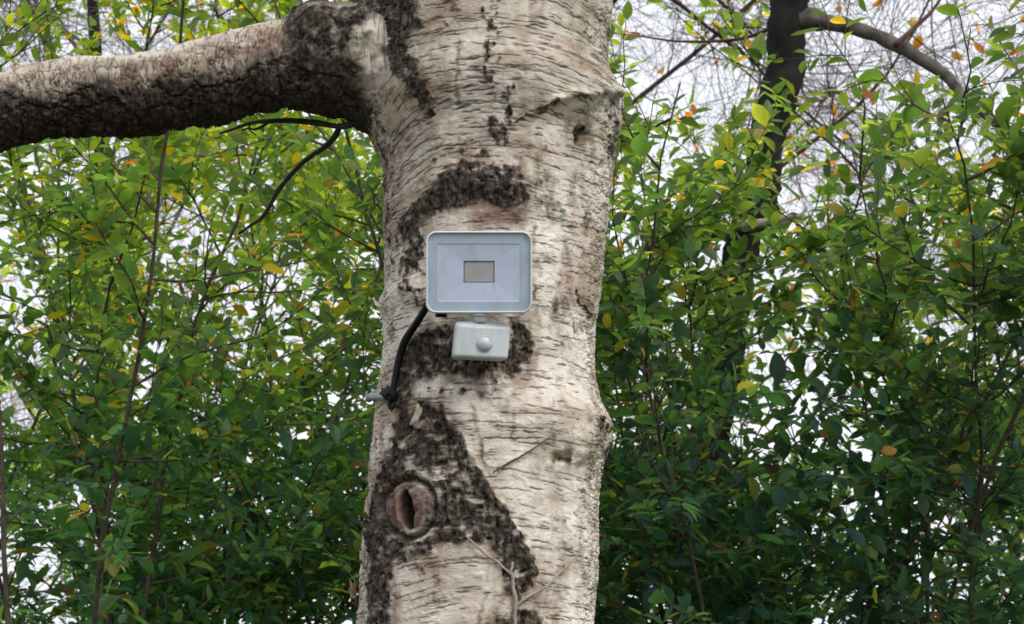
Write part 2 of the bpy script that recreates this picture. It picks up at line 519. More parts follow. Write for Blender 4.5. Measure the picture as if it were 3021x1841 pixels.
    # inverted V with the branch scar
    V = [(1250, 1180), (1292, 1192), (1324, 1256), (1375, 1348), (1426, 1435), (1467, 1500), (1518, 1573), (1556, 1656), (1575, 1725), (1540, 1790), (1500, 1760), (1478, 1680), (1440, 1600), (1380, 1585), (1300, 1600),
         (1262, 1640), (1210, 1655), (1165, 1640), (1160, 1700), (1165, 1900), (1112, 1900), (1098, 1702), (1098, 1610), (1108, 1518), (1122, 1463), (1145, 1380), (1168, 1288), (1188, 1205)]
    dV = poly(dark, V, 10, 1.0)
    pale_in = sstep(0.05, 0.45, fbm(bx * 26, by * 26, ZZ * 75, 4)) * sstep(14, 45, dV)
    dark *= 1 - 0.62 * pale_in * (Y > 1190)
    line(dark, [(1190, 1120), (1192, 1210), (1172, 1290), (1146, 1390), (1120, 1480), (1106, 1560), (1110, 1700), (1130, 1860)], 14, 32, 1.0)
    line(dark, [(1300, 1200), (1375, 1348), (1470, 1500), (1520, 1580), (1562, 1690)], 12, 22, 1.0)
    line(red, [(1165, 1640), (1160, 1740), (1165, 1900)], 16, 20, 0.8, 0.6); line(red, [(1330, 1580), (1420, 1600), (1470, 1640)], 26, 22, 0.5, 0.9)
    poly(dark, [(1440, 1900), (1480, 1830), (1545, 1780), (1610, 1815), (1650, 1900)], 12, 1.0)
    line(dark, [(1225, 1640), (1240, 1700)], 16, 10, 0.7, 1.0)
    # knobs on the far edge
    line(green, [(1560, 345), (1620, 300), (1680, 275), (1800, 262)], 10, 34, 0.85, 0.8); line(dark, [(1510, 370), (1560, 340), (1630, 292)], 5, 9, 0.9)
    poly(dark, [(1700, 372), (1735, 366), (1745, 400), (1722, 428), (1700, 408)], 8, 1.0)
    poly(pink, [(1672, 342), (1730, 326), (1744, 362), (1700, 370), (1680, 385)], 10, 0.6)
    line(dark, [(1800, 300), (1812, 380), (1790, 460)], 16, 10, 0.85, 0.8); line(green, [(1760, 310), (1765, 400), (1745, 520), (1700, 600)], 34, 24, 0.6, 0.9)
    line(dark, [(1730, 90), (1790, 100), (1810, 70)], 12, 12, 0.8, 0.6); line(green, [(1700, 40), (1740, 180)], 60, 40, 0.45, 1.0)
    line(green, [(1640, 1310), (1700, 1345), (1780, 1300)], 44, 40, 0.75, 1.0); poly(dark, [(1620, 1345), (1660, 1330), (1690, 1350), (1660, 1372)], 12, 0.85)
    line(dark, [(1765, 1240), (1790, 1290), (1780, 1340)], 16, 12, 0.75, 0.9)
    line(green, [(1745, 600), (1750, 800), (1745, 1000), (1750, 1800)], 22, 16, 0.45, 1.3)
    line(red, [(1725, 1400), (1720, 1600), (1722, 1720)], 12, 12, 0.5, 1.2)
    line(dark, [(1695, 864), (1712, 900), (1730, 935)], 5, 5, 0.9)
    for q in ([(1200, 640), (1225, 720), (1205, 820), (1245, 900)], [(1245, 700), (1195, 760), (1250, 800)], [(1190, 850), (1250, 860)], [(1220, 600), (1240, 700), (1238, 800)]):
        line(dark, q, 7, 6, 0.95)
    for q, w_ in (([(1585, 620), (1575, 760), (1590, 900)], 8), ([(1640, 1130), (1632, 1220)], 7), ([(1405, 1190), (1415, 1300), (1440, 1390)], 9), ([(1520, 1200), (1510, 1290)], 8), ([(1735, 640), (1728, 760)], 9),
                  ([(1350, 120), (1345, 220), (1360, 300)], 10), ([(1560, 160), (1552, 250)], 10), ([(1160, 900), (1150, 1010)], 9), ([(1120, 1240), (1112, 1330)], 10), ([(1600, 440), (1612, 520)], 10), ([(1290, 1660), (1280, 1780)], 9), ([(1420, 1620), (1428, 1720), (1420, 1830)], 9)):
        line(red, q, w_, w_ * .7, 0.8, 1.0)
    # general dark mottling on the side and rear
    side = sstep(0.35, 0.75, fbm(bx * 14 + 40, by * 14, ZZ * 9, 4)) * (1 - 0.75 * front)
    dark = np.maximum(dark, side * 0.9)
    # ragged edges, streaked across the trunk
    rag = fbm(bx * 42, by * 42, ZZ * 120, 4); rag2 = fbm(bx * 130, by * 130, ZZ * 130, 3)
    dark = sstep(0.18, 0.92, dark * (1 + 0.25 * mott) + (0.42 * rag + 0.26 * rag2) * sstep(0.01, 0.3, dark)) * np.clip(0.95 + 0.22 * rag2, 0, 1)
    # fissures
    crack = np.zeros(AA.shape); cdisp = np.zeros(AA.shape)
    cw = crack[r0:r1, :nF]; cd = cdisp[r0:r1, :nF]
    Sx = A[:nF] * RM; Zx = Z[r0:r1]
    strokes = []
    for k in range(3300):
        s0 = rng.uniform(Sx[0], Sx[-1]); z0 = rng.uniform(Zx[0], Zx[-1])
        zi = np.searchsorted(Z, z0); ai = s0 / RM
        q = np.array([cx[zi] + R[zi] * math.sin(ai), -R[zi] * math.cos(ai), z0]); px, py, _ = project(q)
        dens = 0.62 + 0.38 * math.exp(-((px - 1430) / 170) ** 2 - ((py - 350) / 260) ** 2)
        if 1480 < px < 1760 and 1120 < py < 1720: dens = 0.40
        if px < 1200 and py > 1150: dens *= 0.6
        if rng.random() > dens: continue
        sl = 0.55 * math.exp(-((px - 1110) / 110) ** 2 - ((py - 330) / 230) ** 2) - 0.20 * math.exp(-((px - 1680) / 130) ** 2 - ((py - 170) / 160) ** 2)
        sl += 0.20 * math.exp(-((px - 1250) / 160) ** 2 - ((py - 1740) / 130) ** 2) - 0.12 * math.exp(-((px - 1620) / 150) ** 2 - ((py - 1500) / 200) ** 2)
        sl += 0.35 * math.exp(-((px - 1230) / 60) ** 2 - ((py - 520) / 100) ** 2) - 0.25 * math.exp(-((px - 1600) / 80) ** 2 - ((py - 500) / 120) ** 2)
        sl += rng.normal(0, 0.035)
        big = rng.random()
        ln = rng.uniform(0.007, 0.022) if big < 0.55 else (rng.uniform(0.020, 0.045) if big < 0.92 else rng.uniform(0.05, 0.095))
        th = rng.uniform(0.0008, 0.0016) * (0.9 if big < 0.62 else 1.1) * (1.25 if py < 520 else 1)
        strokes.append((s0, z0, ln, th, sl, rng.normal(0, 0.6), rng.uniform(0.5, 1.0) ** 0.4))
    raster_strokes(Sx, Zx, strokes, cw, cd)
    crack *= (1 - 0.6 * dark)
    # relief
    gen = fbm(bx * 9, by * 9, ZZ * 5, 3) * 0.0045 + fbm(bx * 50, by * 50, ZZ * 130, 4) * 0.0004
    plate = fbm(bx * 75 + 3, by * 75, ZZ * 75, 3)
    curl = np.abs(fbm(bx * 55, by * 55 + 7, ZZ * 150, 3))
    rug_a = fbm(bx * 130, by * 130, ZZ * 42, 5); rug_b = np.abs(fbm(bx * 90 + 31, by * 90, ZZ * 40, 4))
    rug = 0.0030 + 0.0030 * rug_a - 0.0050 * np.clip(0.22 - rug_b, 0, 1) / 0.22
    edge = sstep(0.5, 0.1, np.abs(np.abs(AA) - 1.35)) * front
    loose = np.clip(edge + 0.6 * green + 0.7 * red, 0, 1)
    disp = gen + cdisp + dark * rug + loose * (0.0017 * (sstep(0.05, 0.25, curl) - 0.5)) + 0.0009 * sstep(0.1, 0.3, plate)
    crack = np.maximum(crack, loose * sstep(0.10, 0.02, curl) * 0.75 * (1 - dark))
    crack = np.maximum(crack, 0.22 * front * sstep(0.07, 0.015, np.abs(fbm(bx * 38 + 5, by * 38, ZZ * 120, 3))) * sstep(-0.1, 0.35, fbm(bx * 11, by * 11 + 3, ZZ * 9, 3)) * (1 - dark))
    # the branch scar: two swollen lips round a slit
    ex = (X - 1211) / 66; ey = (Y - 1502) / 76
    er = np.hypot(ex, ey + 0.10 * np.abs(ex))
    hx = (X - 1206 - 0.10 * (Y - 1500)) / 22; hy = (Y - 1505) / 56
    hr = np.sqrt(hx ** 2 + hy ** 2 + 0.25 * np.abs(hx) * np.abs(hy))
    lip = sstep(1.12, 0.55, er) * front
    hole = sstep(1.12, 0.82, hr) * front
    disp = disp * (1 - 0.55 * lip) + 0.005 * lip * np.sqrt(np.clip(1 - (er / 1.15) ** 2, 0, 1)) * (1 + 0.35 * mott) + 0.0012 * np.exp(-((hr - 1.2) / 0.25) ** 2) * front - 0.05 * hole + 0.0012 * lip * fbm(X / 9, Y / 22, 0 * X, 3)
    disp -= 0.006 * np.exp(-((er - 1.12) / 0.12) ** 2) * front
    pink = np.maximum(pink, sstep(1.08, 0.92, er + 0.10 * mott) * (1 - hole) * front * sstep(-0.95, -0.45, ey + 0.25 * mott) * sstep(1.0, 1.45, hr + 0.2 * mott) * sstep(0.95, 0.55, ey + 0.2 * mott) * 0.95)
    dark = np.where(er < 1.05, dark * (1 - lip * sstep(0.5, 0.2, mott)) * 0.8, dark)
    red = np.maximum(red, lip * 0.85)
    dark = np.maximum(dark, np.maximum(sstep(1.14, 1.02, hr) * front * 1.0, np.exp(-((er - 1.14) / 0.16) ** 2) * front * 0.95))
    dark = np.maximum(dark, sstep(0.35, 0.1, np.hypot(ex + 0.1, (ey + 0.86) / 0.6)) * front * 0.8)
    crack *= (1 - sstep(1.2, 1.0, er) * front)
    # callus folds round the scar
    ringw = np.sin(er * 15 + 1.2 * w1 + 0.8 * mott) * np.exp(-((er - 1.15) / 0.55) ** 2) * (hr > 1.2) * front
    disp += 0.0016 * ringw
    dark = np.maximum(dark, 0.75 * sstep(0.45, 0.95, -ringw) * sstep(0.55, 0.8, er))
    dark = np.maximum(dark, lip * 0.8 * sstep(-0.15, 0.5, mott + 0.5 * rag2) * sstep(0.3, 0.75, er))
    pink *= np.clip(1 - 0.6 * sstep(0.1, 0.7, -ringw) - 0.5 * sstep(0.05, 0.4, mott), 0, 1) * np.where(X > 1500, 1, 0.8)
    # ridge at the edge of the inverted V, shelf over the upper hollow
    dr, _ = seg_dist(Xw, Yw, [(1292, 1192), (1375, 1348), (1467, 1500), (1518, 1573), (1560, 1690)])
    disp += 0.005 * np.exp(-(dr / 15) ** 2) * front
    yl = np.interp(X, [1500, 1560, 1630, 1700, 1840], [372, 345, 300, 282, 268]) + 5 * w1
    sh_ = sstep(1580, 1660, X) * front
    disp += sh_ * (0.008 * np.exp(-((Y - yl) / 15) ** 2) - 0.006 * np.exp(-((Y - yl - 48) / 30) ** 2))
    # knobs and the hollow under the upper one
    disp += front * (0.010 * np.exp(-((X - 1700) / 75) ** 2 - ((Y - 310) / 34) ** 2) - 0.022 * np.exp(-((X - 1722) / 20) ** 2 - ((Y - 396) / 26) ** 2)
                     + 0.008 * np.exp(-((X - 1700) / 70) ** 2 - ((Y - 1325) / 55) ** 2) - 0.008 * np.exp(-((X - 1655) / 26) ** 2 - ((Y - 1350) / 16) ** 2)
                     + 0.012 * np.exp(-((X - 1430) / 120) ** 2 - ((Y - 530) / 45) ** 2))
    rr = RR + disp
    vx = CX + rr * np.sin(AA); vy = -rr * np.cos(AA) * 0.95
    n, mcol = AA.shape
    idx = np.arange(n * mcol).reshape(n, mcol); nx = np.roll(idx, -1, axis=1)
    F = np.stack([idx[:-1], nx[:-1], nx[1:], idx[1:]], -1).reshape(-1, 4)
    me = make_mesh("trunk", np.stack([vx, vy, ZZ], -1).reshape(-1, 3), [F])
    big_n = fbm(bx * 6 + 2, by * 6, ZZ * 4, 3)
    stain_shade = np.clip(0.55 * sstep(760, 240, Y + 260 * big_n) + 0.7 * sstep(1330, 1200, X + 60 * w1) * sstep(1000, 500, Y) + 0.55 * sstep(0.1, 0.5, fbm(bx * 12, by * 12, ZZ * 5 + 4, 4)) + 0.5 * sstep(1.25, 1.6, np.abs(AA)), 0, 1) * front  # patchy stain, plus painted shade up high under the canopy and towards the edges
    stain_shade = np.maximum(stain_shade, halo * np.clip(0.85 + 0.9 * mott, 0, 1)); red = np.maximum(red, halo * sstep(0.0, 0.7, mott + 0.5 * w1) * 0.55)
    for nme, arr in (("dark", dark), ("crack", crack * 0.95), ("red", red), ("green", green), ("pink", pink), ("stain_shade", stain_shade)):
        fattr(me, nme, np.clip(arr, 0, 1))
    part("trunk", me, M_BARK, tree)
    return lambda px, py: None
build_trunk()

def trunk_pt(px, py, off=0.0):
    """the point of the trunk's surface shown at a photograph pixel, lifted by off"""
    Y = -0.13
    for _ in range(12):
        p = P(px, py, Y)
        a, b = trunk_lr(np.array(p[2])); c = (a + b) / 2; r = (b - a) / 2 + off
        u = np.clip((p[0] - c) / r, -0.999, 0.999)
        Y = -0.95 * r * math.sqrt(1 - u * u)
    return P(px, py, Y)

# ------------------------------------------------------------------ birch: limb
def build_limb():
    top = np.array([(-600, -20), (-300, 120), (-100, 205), (0, 182), (60, 160), (120, 147), (200, 140), (300, 137), (400, 123), (500, 95), (600, 70), (670, 56), (700, 38), (740, 16), (780, 17), (810, 24), (840, 12), (880, -8), (930, -40), (985, -60)], float) * K
    bot = np.array([(-600, 130), (-300, 290), (-100, 385), (0, 358), (50, 345), (100, 330), (200, 318), (330, 322), (400, 311), (450, 296), (560, 285), (620, 261), (700, 256), (780, 270), (830, 282), (880, 306), (925, 350), (985, 400)], float) * K
    xs = np.concatenate([np.linspace(-600 * K, -70, 60)[:-1], np.arange(-70, 985 * K, 2.7)])
    yt = np.interp(xs, top[:, 0], top[:, 1]); yb = np.interp(xs, bot[:, 0], bot[:, 1])
    ker = np.ones(9) / 9
    sm = lambda q: np.convolve(np.pad(q, 4, mode='edge'), ker, 'valid')
    yt, yb = sm(yt), sm(yb)
    mid = (yt + yb) / 2; hh = (yb - yt) / 2
    dep = np.interp(xs, [-740, 300, 1000, 1210], [-0.10, -0.03, -0.015, 0.0])
    cen = np.array([P(x, y, d) for x, y, d in zip(xs, mid, dep)])
    hw = np.array([np.linalg.norm(P(x, y + h, d) - P(x, y, d)) for x, y, h, d in zip(xs, mid, hh, dep)])
    hd = np.minimum(hw, np.interp(xs, [0, 850, 1000, 1210], [0.06, 0.052, 0.075, 0.10]))
    nphi = 300
    ph = np.concatenate([np.linspace(-2.2, 2.2, 260), np.linspace(2.2, 2 * math.pi - 2.2, 42)[1:-1]])   # 0 = towards the viewer
    PH, XS = np.meshgrid(ph, xs)
    U = np.stack([np.zeros_like(ph), -np.cos(ph), np.zeros_like(ph)], -1); Vv = np.stack([np.zeros_like(ph), np.zeros_like(ph), np.sin(ph)], -1)
    base = cen[:, None, :] + U[None] * hd[:, None, None] + Vv[None] * hw[:, None, None]
    nrm = U[None] * hw[:, None, None] + Vv[None] * hd[:, None, None]
    nrm = np.broadcast_to(nrm, base.shape) / np.linalg.norm(nrm, axis=-1)[..., None]
    bx, by, bz = base[..., 0], base[..., 1], base[..., 2]
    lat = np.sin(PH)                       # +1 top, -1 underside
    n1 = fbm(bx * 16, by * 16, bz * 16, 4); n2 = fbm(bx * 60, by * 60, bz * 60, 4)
    dark = sstep(0.06, -0.46, lat + 0.42 * n1 + 0.2 * n2) * 0.97  # rough dark bark below, with the underside's shade painted in
    collar = sstep(830, 880, XS + 30 * n1 + 16 * n2)
    coll_amt = np.clip(0.95 - 0.75 * sstep(1020, 1120, XS + 30 * n1 + 12 * n2) * sstep(0.5, 0.1, lat) - 0.12 * sstep(930, 1000, XS) + 0.75 * n2 + 0.45 * n1, 0.0, 1)
    under = sstep(-0.55, -0.8, lat)
    join = sstep(1045, 1125, XS + 30 * n1 + 12 * n2)
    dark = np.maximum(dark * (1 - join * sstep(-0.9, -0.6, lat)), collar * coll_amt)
    red = np.clip(sstep(0.15, 0.5, fbm(bx * 22 + 8, by * 22, bz * 22, 3)) * sstep(0.75, 0.1, lat) * 0.8, 0, 1) * (1 - collar)
    red = np.maximum(red, sstep(0.2, 0.5, n1) * sstep(0.7, 0.95, lat) * 0.5 * sstep(650, 800, XS))
    green = sstep(0.2, 0.55, fbm(bx * 25, by * 25 + 8, bz * 25, 3)) * sstep(0.1, -0.4, lat) * 0.7
    green = np.maximum(green, collar * 0.35 * sstep(0, 0.5, n1))
    red = red * (1 - 0.5 * join)
    crack = np.zeros(PH.shape); cd = np.zeros(PH.shape)
    # rings of lenticels run round the limb: axis "s" is round, "z" is along
    cols = ph[:260] * 0.055; rows = cen[:, 0]
    st = []
    for k in range(1750):
        s0 = rng.uniform(cols[0], cols[-1]); z0 = rng.uniform(P(-60, 300, 0)[0], P(1190, 300, 0)[0])
        if s0 < -0.02 and rng.random() < 0.5: continue
        big = rng.random()
        st.append((s0, z0, rng.uniform(0.005, 0.016) if big < 0.7 else rng.uniform(0.016, 0.04), rng.uniform(0.0008, 0.0016), rng.normal(-0.12, 0.25), rng.normal(0, 2), rng.uniform(0.5, 1)))
    raster_strokes(cols, rows, st, crack[:, :260], cd[:, :260])
    rb = np.abs(fbm(bx * 26 + 31, by * 30, bz * 38, 4))
    rug = 0.003 + 0.0045 * fbm(bx * 60, by * 40, bz * 40, 5) - 0.005 * np.clip(0.2 - rb, 0, 1) / 0.2
    curl = np.abs(fbm(bx * 110, by * 32, bz * 32, 3))
    midz = sstep(0.75, 0.3, lat) * (1 - collar)
    disp = 0.004 * fbm(bx * 10, by * 10, bz * 10, 3) + cd + np.maximum(dark, 0.35 * midz * sstep(0.7, 0.2, lat)) * rug * 0.9 + 0.0022 * midz * (sstep(0.04, 0.25, curl) - 0.5) + 0.001 * n2
    crack = np.maximum(crack, midz * sstep(0.09, 0.015, curl) * 0.8)
    crack = np.maximum(crack, midz * sstep(0.09, 0.03, rb) * 0.8) * (1 - 0.5 * dark)
    # swelling at the collar
    disp += 0.007 * np.exp(-((XS - 925) / 60) ** 2) * sstep(-0.2, 0.6, lat) - 0.004 * np.exp(-((XS - 838) / 12) ** 2)
    Vt = base + nrm * disp[..., None]
    n, m = PH.shape
    idx = np.arange(n * m).reshape(n, m); nx = np.roll(idx, -1, axis=1)
    F = np.stack([idx[:-1], idx[1:], nx[1:], nx[:-1]], -1).reshape(-1, 4)
    me = make_mesh("limb", Vt.reshape(-1, 3), [F])
    for nme, arr in (("dark", dark), ("crack", crack * 0.9), ("red", red), ("green", green), ("pink", 0 * dark), ("stain_shade", np.clip(1.0 - 0.45 * sstep(1020, 1120, XS + 25 * n1) - 0.4 * sstep(0.3, 0.8, lat + 0.3 * n1), 0, 1))):
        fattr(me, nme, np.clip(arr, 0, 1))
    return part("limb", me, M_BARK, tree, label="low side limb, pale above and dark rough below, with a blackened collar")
limb = build_limb()

def px_path(pts, Ys, n=30):
    q = np.array([P(x, y, d) for (x, y), d in zip(pts, np.interp(np.linspace(0, 1, len(pts)), np.linspace(0, 1, len(Ys)), Ys))])
    return smooth_path(q, n)

def birch_twigs():
    main = px_path([(1085, 352), (1035, 366), (1000, 373), (930, 362), (850, 356), (780, 358), (735, 364), (690, 380), (650, 393)], [-0.02, 0.02, 0.10], 40)
    V, F, T = tube(main, interp_path([0.0048, 0.0046, 0.0036, 0.0028, 0.0016], 40), 8, rough=0.25)
    q1 = tube(px_path([(1003, 372), (988, 402), (960, 432), (915, 462), (870, 503), (822, 560), (795, 610), (770, 645), (735, 668), (704, 690)], [0.02, 0.10, 0.16], 44), interp_path([0.0042, 0.0038, 0.0032, 0.0026, 0.0018], 44), 8, rough=0.25)
    q2 = tube(px_path([(800, 357), (775, 372), (750, 382), (735, 378), (715, 384)], [0.05, 0.08], 16), interp_path([0.0022, 0.0012], 16), 6)
    q3 = tube(px_path([(735, 368), (738, 385), (755, 398)], [0.06, 0.08], 8), interp_path([0.0014, 0.0008], 8), 5)
    q4 = tube(px_path([(800, 600), (808, 612), (802, 622)], [0.12, 0.12], 6), interp_path([0.0016, 0.0008], 6), 5)
    v, f = join_tubes([(V, F, T), q2, q3]); part("twig", make_mesh("twig", v, f), M_TWIG, tree)
    v, f = join_tubes([q1, q4]); part("twig", make_mesh("twig", v, f), M_TWIG, tree)
    for pts in ([(795, -40), (812, 10), (832, 70)], [(884, -30), (888, 10), (892, 35)]):
        V, F, T = tube(px_path(pts, [-0.03, -0.03], 8), 0.0014, 6); part("sprout", make_mesh("sprout", V, [F, T]), M_RTWIG, tree)
birch_twigs()

def flake(px, py, w, h, rot, mat, curl=1.0, off=0.004, seed=0):
    """a thin curled strip of loose bark"""
    c = trunk_pt(px, py, off)
    a, b = trunk_lr(np.array(c[2])); cx = (a + b) / 2
    n = np.array([c[0] - cx, c[1], 0]); n /= np.linalg.norm(n)
    u = np.cross([0, 0, 1], n); v = np.array([0, 0, 1.0])
    cr, sr = math.cos(rot), math.sin(rot)
    u2 = u * cr + v * sr; v2 = -u * sr + v * cr
    N, Mm = 7, 5
    g = np.random.default_rng(seed)
    jit = g.normal(0, 0.10, (N, Mm, 2))
    V = []
    for lay in (0, 0.0007):
        for i in range(N):
            for j in range(Mm):
                x = (i / (N - 1) - 0.5) + jit[i, j, 0] / N * 1.2; y = (j / (Mm - 1) - 0.5) * (0.65 + 0.35 * math.sin(i * 1.1 + seed)) + jit[i, j, 1] / Mm
                lift = curl * (0.9 * max(0, x + 0.25) ** 2 * w + 0.25 * max(0, y) ** 2 * h)
                V.append(c + u2 * x * w + v2 * y * h + n * (lift + lay))
    V = np.array(V); idx = np.arange(N * Mm).reshape(N, Mm)
    q = np.stack([idx[:-1, :-1], idx[1:, :-1], idx[1:, 1:], idx[:-1, 1:]], -1).reshape(-1, 4)
    o = N * Mm
    rim = np.concatenate([idx[:, 0], idx[-1, 1:], idx[-2::-1, -1], idx[0, -2:0:-1]])
    rn = np.roll(rim, -1)
    F = np.concatenate([q + o, q[:, ::-1], np.stack([rim, rn, rn + o, rim + o], -1)])
    part("bark_flake", make_mesh("bark_flake", V, [F]), mat, tree)
for k, a in enumerate([(1052, 1745, 0.012, 0.040, 0.15, M_FLAKE, 1.2, 0.004), (1240, 1232, 0.022, 0.030, -0.5, M_PALEFLAKE, 1.6, 0.008), 
                       (1130, 905, 0.012, 0.018, 0.8, M_PALEFLAKE, 2.0, 0.002), 
                       (1402, 905, 0.016, 0.010, 0.4, M_PALEFLAKE, 1.2, 0.003),
                       (1092, 1500, 0.010, 0.026, 0.1, M_PALEFLAKE, 1.6, 0.004), (1080, 1640, 0.012, 0.030, -0.1, M_PALEFLAKE, 1.6, 0.004),
                       (1275, 1250, 0.010, 0.022, 0.5, M_FLAKE, 1.2, 0.006), (1700, 960, 0.010, 0.020, 0.2, M_PALEFLAKE, 1.2, 0.003)]):
    flake(*a, seed=k)

# ------------------------------------------------------------------ dead vine on the trunk
def surf_path(pts, n, off):
    return smooth_path([trunk_pt(x, y, off) for x, y in pts], n)
def wob(p, seed, amp=0.0012):
    g = np.random.default_rng(seed)
    k = np.convolve(g.normal(0, 1, len(p) + 4), np.ones(5) / 5, 'valid')[:len(p)]
    k2 = np.convolve(g.normal(0, 1, len(p) + 4), np.ones(5) / 5, 'valid')[:len(p)]
    q = p.copy(); q[:, 0] += k * amp; q[:, 2] += k2 * amp
    return q
vine = thing("dead_vine", tuple(trunk_pt(1520, 1880, 0.006)), "pale dead forked vine stem clinging to the lower birch trunk", "vine")
for pts, ra, n in ([[(1522, 1930), (1520, 1841), (1519, 1748), (1508, 1693), (1514, 1656)], (0.0030, 0.0026, 0.0016), 40],
                   [[(1505, 1693), (1472, 1661), (1435, 1638), (1407, 1610), (1380, 1587)], (0.0018, 0.0016, 0.0008), 36],
                   [[(1523, 1800), (1541, 1771), (1605, 1734), (1646, 1697), (1683, 1661), (1715, 1624)], (0.0020, 0.0015, 0.0006), 40]):
    V, F, T = tube(wob(surf_path(pts, n, 0.0065), n + int(pts[0][0])), interp_path(ra, n), 8, rough=0.3)
    part("stem", make_mesh("stem", V, [F, T]), M_VINE, vine)
root = thing("dead_vine", tuple(trunk_pt(1467, 1385, 0.004)), "thin brown vine tendril slanting up to the lower bark knob of the birch", "vine")
V, F, T = tube(wob(surf_path([(1455, 1398), (1467, 1385), (1527, 1352), (1573, 1325), (1625, 1290)], 30, 0.004), 4), interp_path([0.0008, 0.0014, 0.0012, 0.0007], 30), 7, rough=0.3)
part("stem", make_mesh("stem", V, [F, T]), simple("tendril_bark", (0.11, 0.08, 0.06), 0.85, 0.3, 80), root)

# ------------------------------------------------------------------ floodlight
TILT = math.radians(11)
def rrect(w, h, r, n=7):
    pts = []
    for cxs, czs, a0 in ((1, 1, 0), (-1, 1, 90), (-1, -1, 180), (1, -1, 270)):
        for k in range(n):
            a = math.radians(a0 + 90 * k / (n - 1))
            pts.append((cxs * (w / 2 - r) + r * math.cos(a), czs * (h / 2 - r) + r * math.sin(a)))
    return np.array(pts)
def loft(rings, cap_first=True, cap_last=True):
    """rings: list of (n,3) arrays"""
    n = len(rings[0]); V = np.concatenate(rings); F = []; caps = []
    j = np.arange(n); jn = (j + 1) % n
    for i in range(len(rings) - 1):
        F.append(np.stack([i * n + j, i * n + jn, (i + 1) * n + jn, (i + 1) * n + j], -1))
    if cap_first: caps.append(j[::-1][None])
    if cap_last: caps.append((len(rings) - 1) * n + j[None])
    return V, [np.concatenate(F)] + caps
def ring(w, h, r, y):
    p = rrect(w, h, r); return np.stack([p[:, 0], np.full(len(p), y), p[:, 1]], -1)
def build_floodlight():
    fc = P(1413, 803, -0.205)                        # middle of the glass
    t = thing("floodlight", tuple(fc), "square-cornered white outdoor floodlight with motion sensor, screwed to the birch trunk", "floodlight")
    t["label"] = "pale rectangular LED floodlight with motion sensor fixed to the birch trunk"
    ct, st = math.cos(TILT), math.sin(TILT)
    def wd(V):                                       # tilt nose-down about x, move into place
        V = np.asarray(V, float)
        return np.stack([V[:, 0], V[:, 1] * ct + V[:, 2] * st, -V[:, 1] * st + V[:, 2] * ct], -1) * np.array([1, 1, 1]) + fc
    def wdn(V):
        V = np.asarray(V, float)
        return np.stack([V[:, 0], V[:, 1] * ct - V[:, 2] * st, V[:, 1] * st + V[:, 2] * ct], -1) + fc
    sc = np.linalg.norm(fc - CAM) / FPX              # metres per photograph pixel here
    w, h = 314 * sc, 243 * sc
    def mk(name, V, F, mat, sub=None, smooth=True, **kw):
        me = make_mesh(name, wdn(V), F, smooth)
        o = part(name, me, mat, t, sub, **kw)
        return o
    r = 0.0125
    # housing: back tapered tray, rounded rim that stands proud of the glass
    V, F = loft([ring(w * 0.70, h * 0.66, r * .8, 0.030), ring(w * 0.86, h * 0.84, r, 0.026), ring(w - 0.004, h - 0.004, r, 0.010), ring(w, h, r, 0.007), ring(w, h, r, 0.0005),
                 ring(w - 0.0012, h - 0.0012, r - .0006, -0.0012), ring(w - 0.0034, h - 0.0034, r - .0015, -0.0016), ring(w - 0.0052, h - 0.0052, r - .0024, -0.0006), ring(w - 0.0056, h - 0.0056, r - .0026, 0.0025)], True, False)
    body = mk("housing", V, F, M_WHITE)
    # cooling fins on the back
    for k in range(7):
        x = (k - 3) * w * 0.09
        V, F = loft([np.array([(x - .001, .0301, -h * .28), (x + .001, .0301, -h * .28), (x + .001, .0301, h * .28), (x - .001, .0301, h * .28)]),
                     np.array([(x - .0008, .035, -h * .26), (x + .0008, .035, -h * .26), (x + .0008, .035, h * .26), (x - .0008, .035, h * .26)])])
        mk("cooling_fin", V, F, M_WHITE, body, False)
    wi, hi = 246 * sc, 172 * sc
    zo = -1.0 * sc
    def shift(R): R = R.copy(); R[:, 2] += zo; return R
    # frosted border behind the glass
    V, F = loft([ring(w - 0.0057, h - 0.0057, r - .0026, 0.0018), shift(ring(wi, hi, 0.003, 0.0018)), shift(ring(wi, hi, 0.003, 0.0021))], False, False)
    mk("glass_border", V, F, M_FRIT, None, False)
    # reflector: four sloping faces down to the chip
    wc, hc = 92 * sc, 65 * sc
    czo = 2 * sc
    def rect(w_, h_, y, z0, x0=0): return np.array([(x0 + w_ / 2, y, z0 + h_ / 2), (x0 - w_ / 2, y, z0 + h_ / 2), (x0 - w_ / 2, y, z0 - h_ / 2), (x0 + w_ / 2, y, z0 - h_ / 2)])
    o1 = rect(wi - .0002, hi - .0002, 0.0021, zo); o2 = rect(wi * .97, hi * .96, 0.0026, zo); o3 = rect(wc, hc, 0.0042, czo)
    for k in range(4):
        kn = (k + 1) % 4
        mk("reflector_panel", np.array([o1[k], o1[kn], o2[kn], o2[k], o3[kn], o3[k]]), [np.array([[0, 1, 2, 3], [3, 2, 4, 5]])], M_REFL, None, False)
    # led chip in a thin recessed surround
    V, F = loft([rect(wc, hc, 0.0042, czo), rect(wc, hc, 0.0065, czo)], False, True)
    sr = mk("chip_surround", V, F, M_CHIPB, None, False)
    V, F = loft([rect(wc * .94, hc * .92, 0.0064, czo - .3 * sc), rect(wc * .92, hc * .89, 0.0057, czo - .3 * sc)], True, True)
    mk("led_chip", V, F, M_CHIP, sr, False)
    # front glass
    V, F = loft([ring(w - 0.0060, h - 0.0060, r - .0028, 0.0013), ring(w - 0.0060, h - 0.0060, r - .0028, 0.0003)], True, True)
    mk("glass", V, F, M_GLASS, None, False)
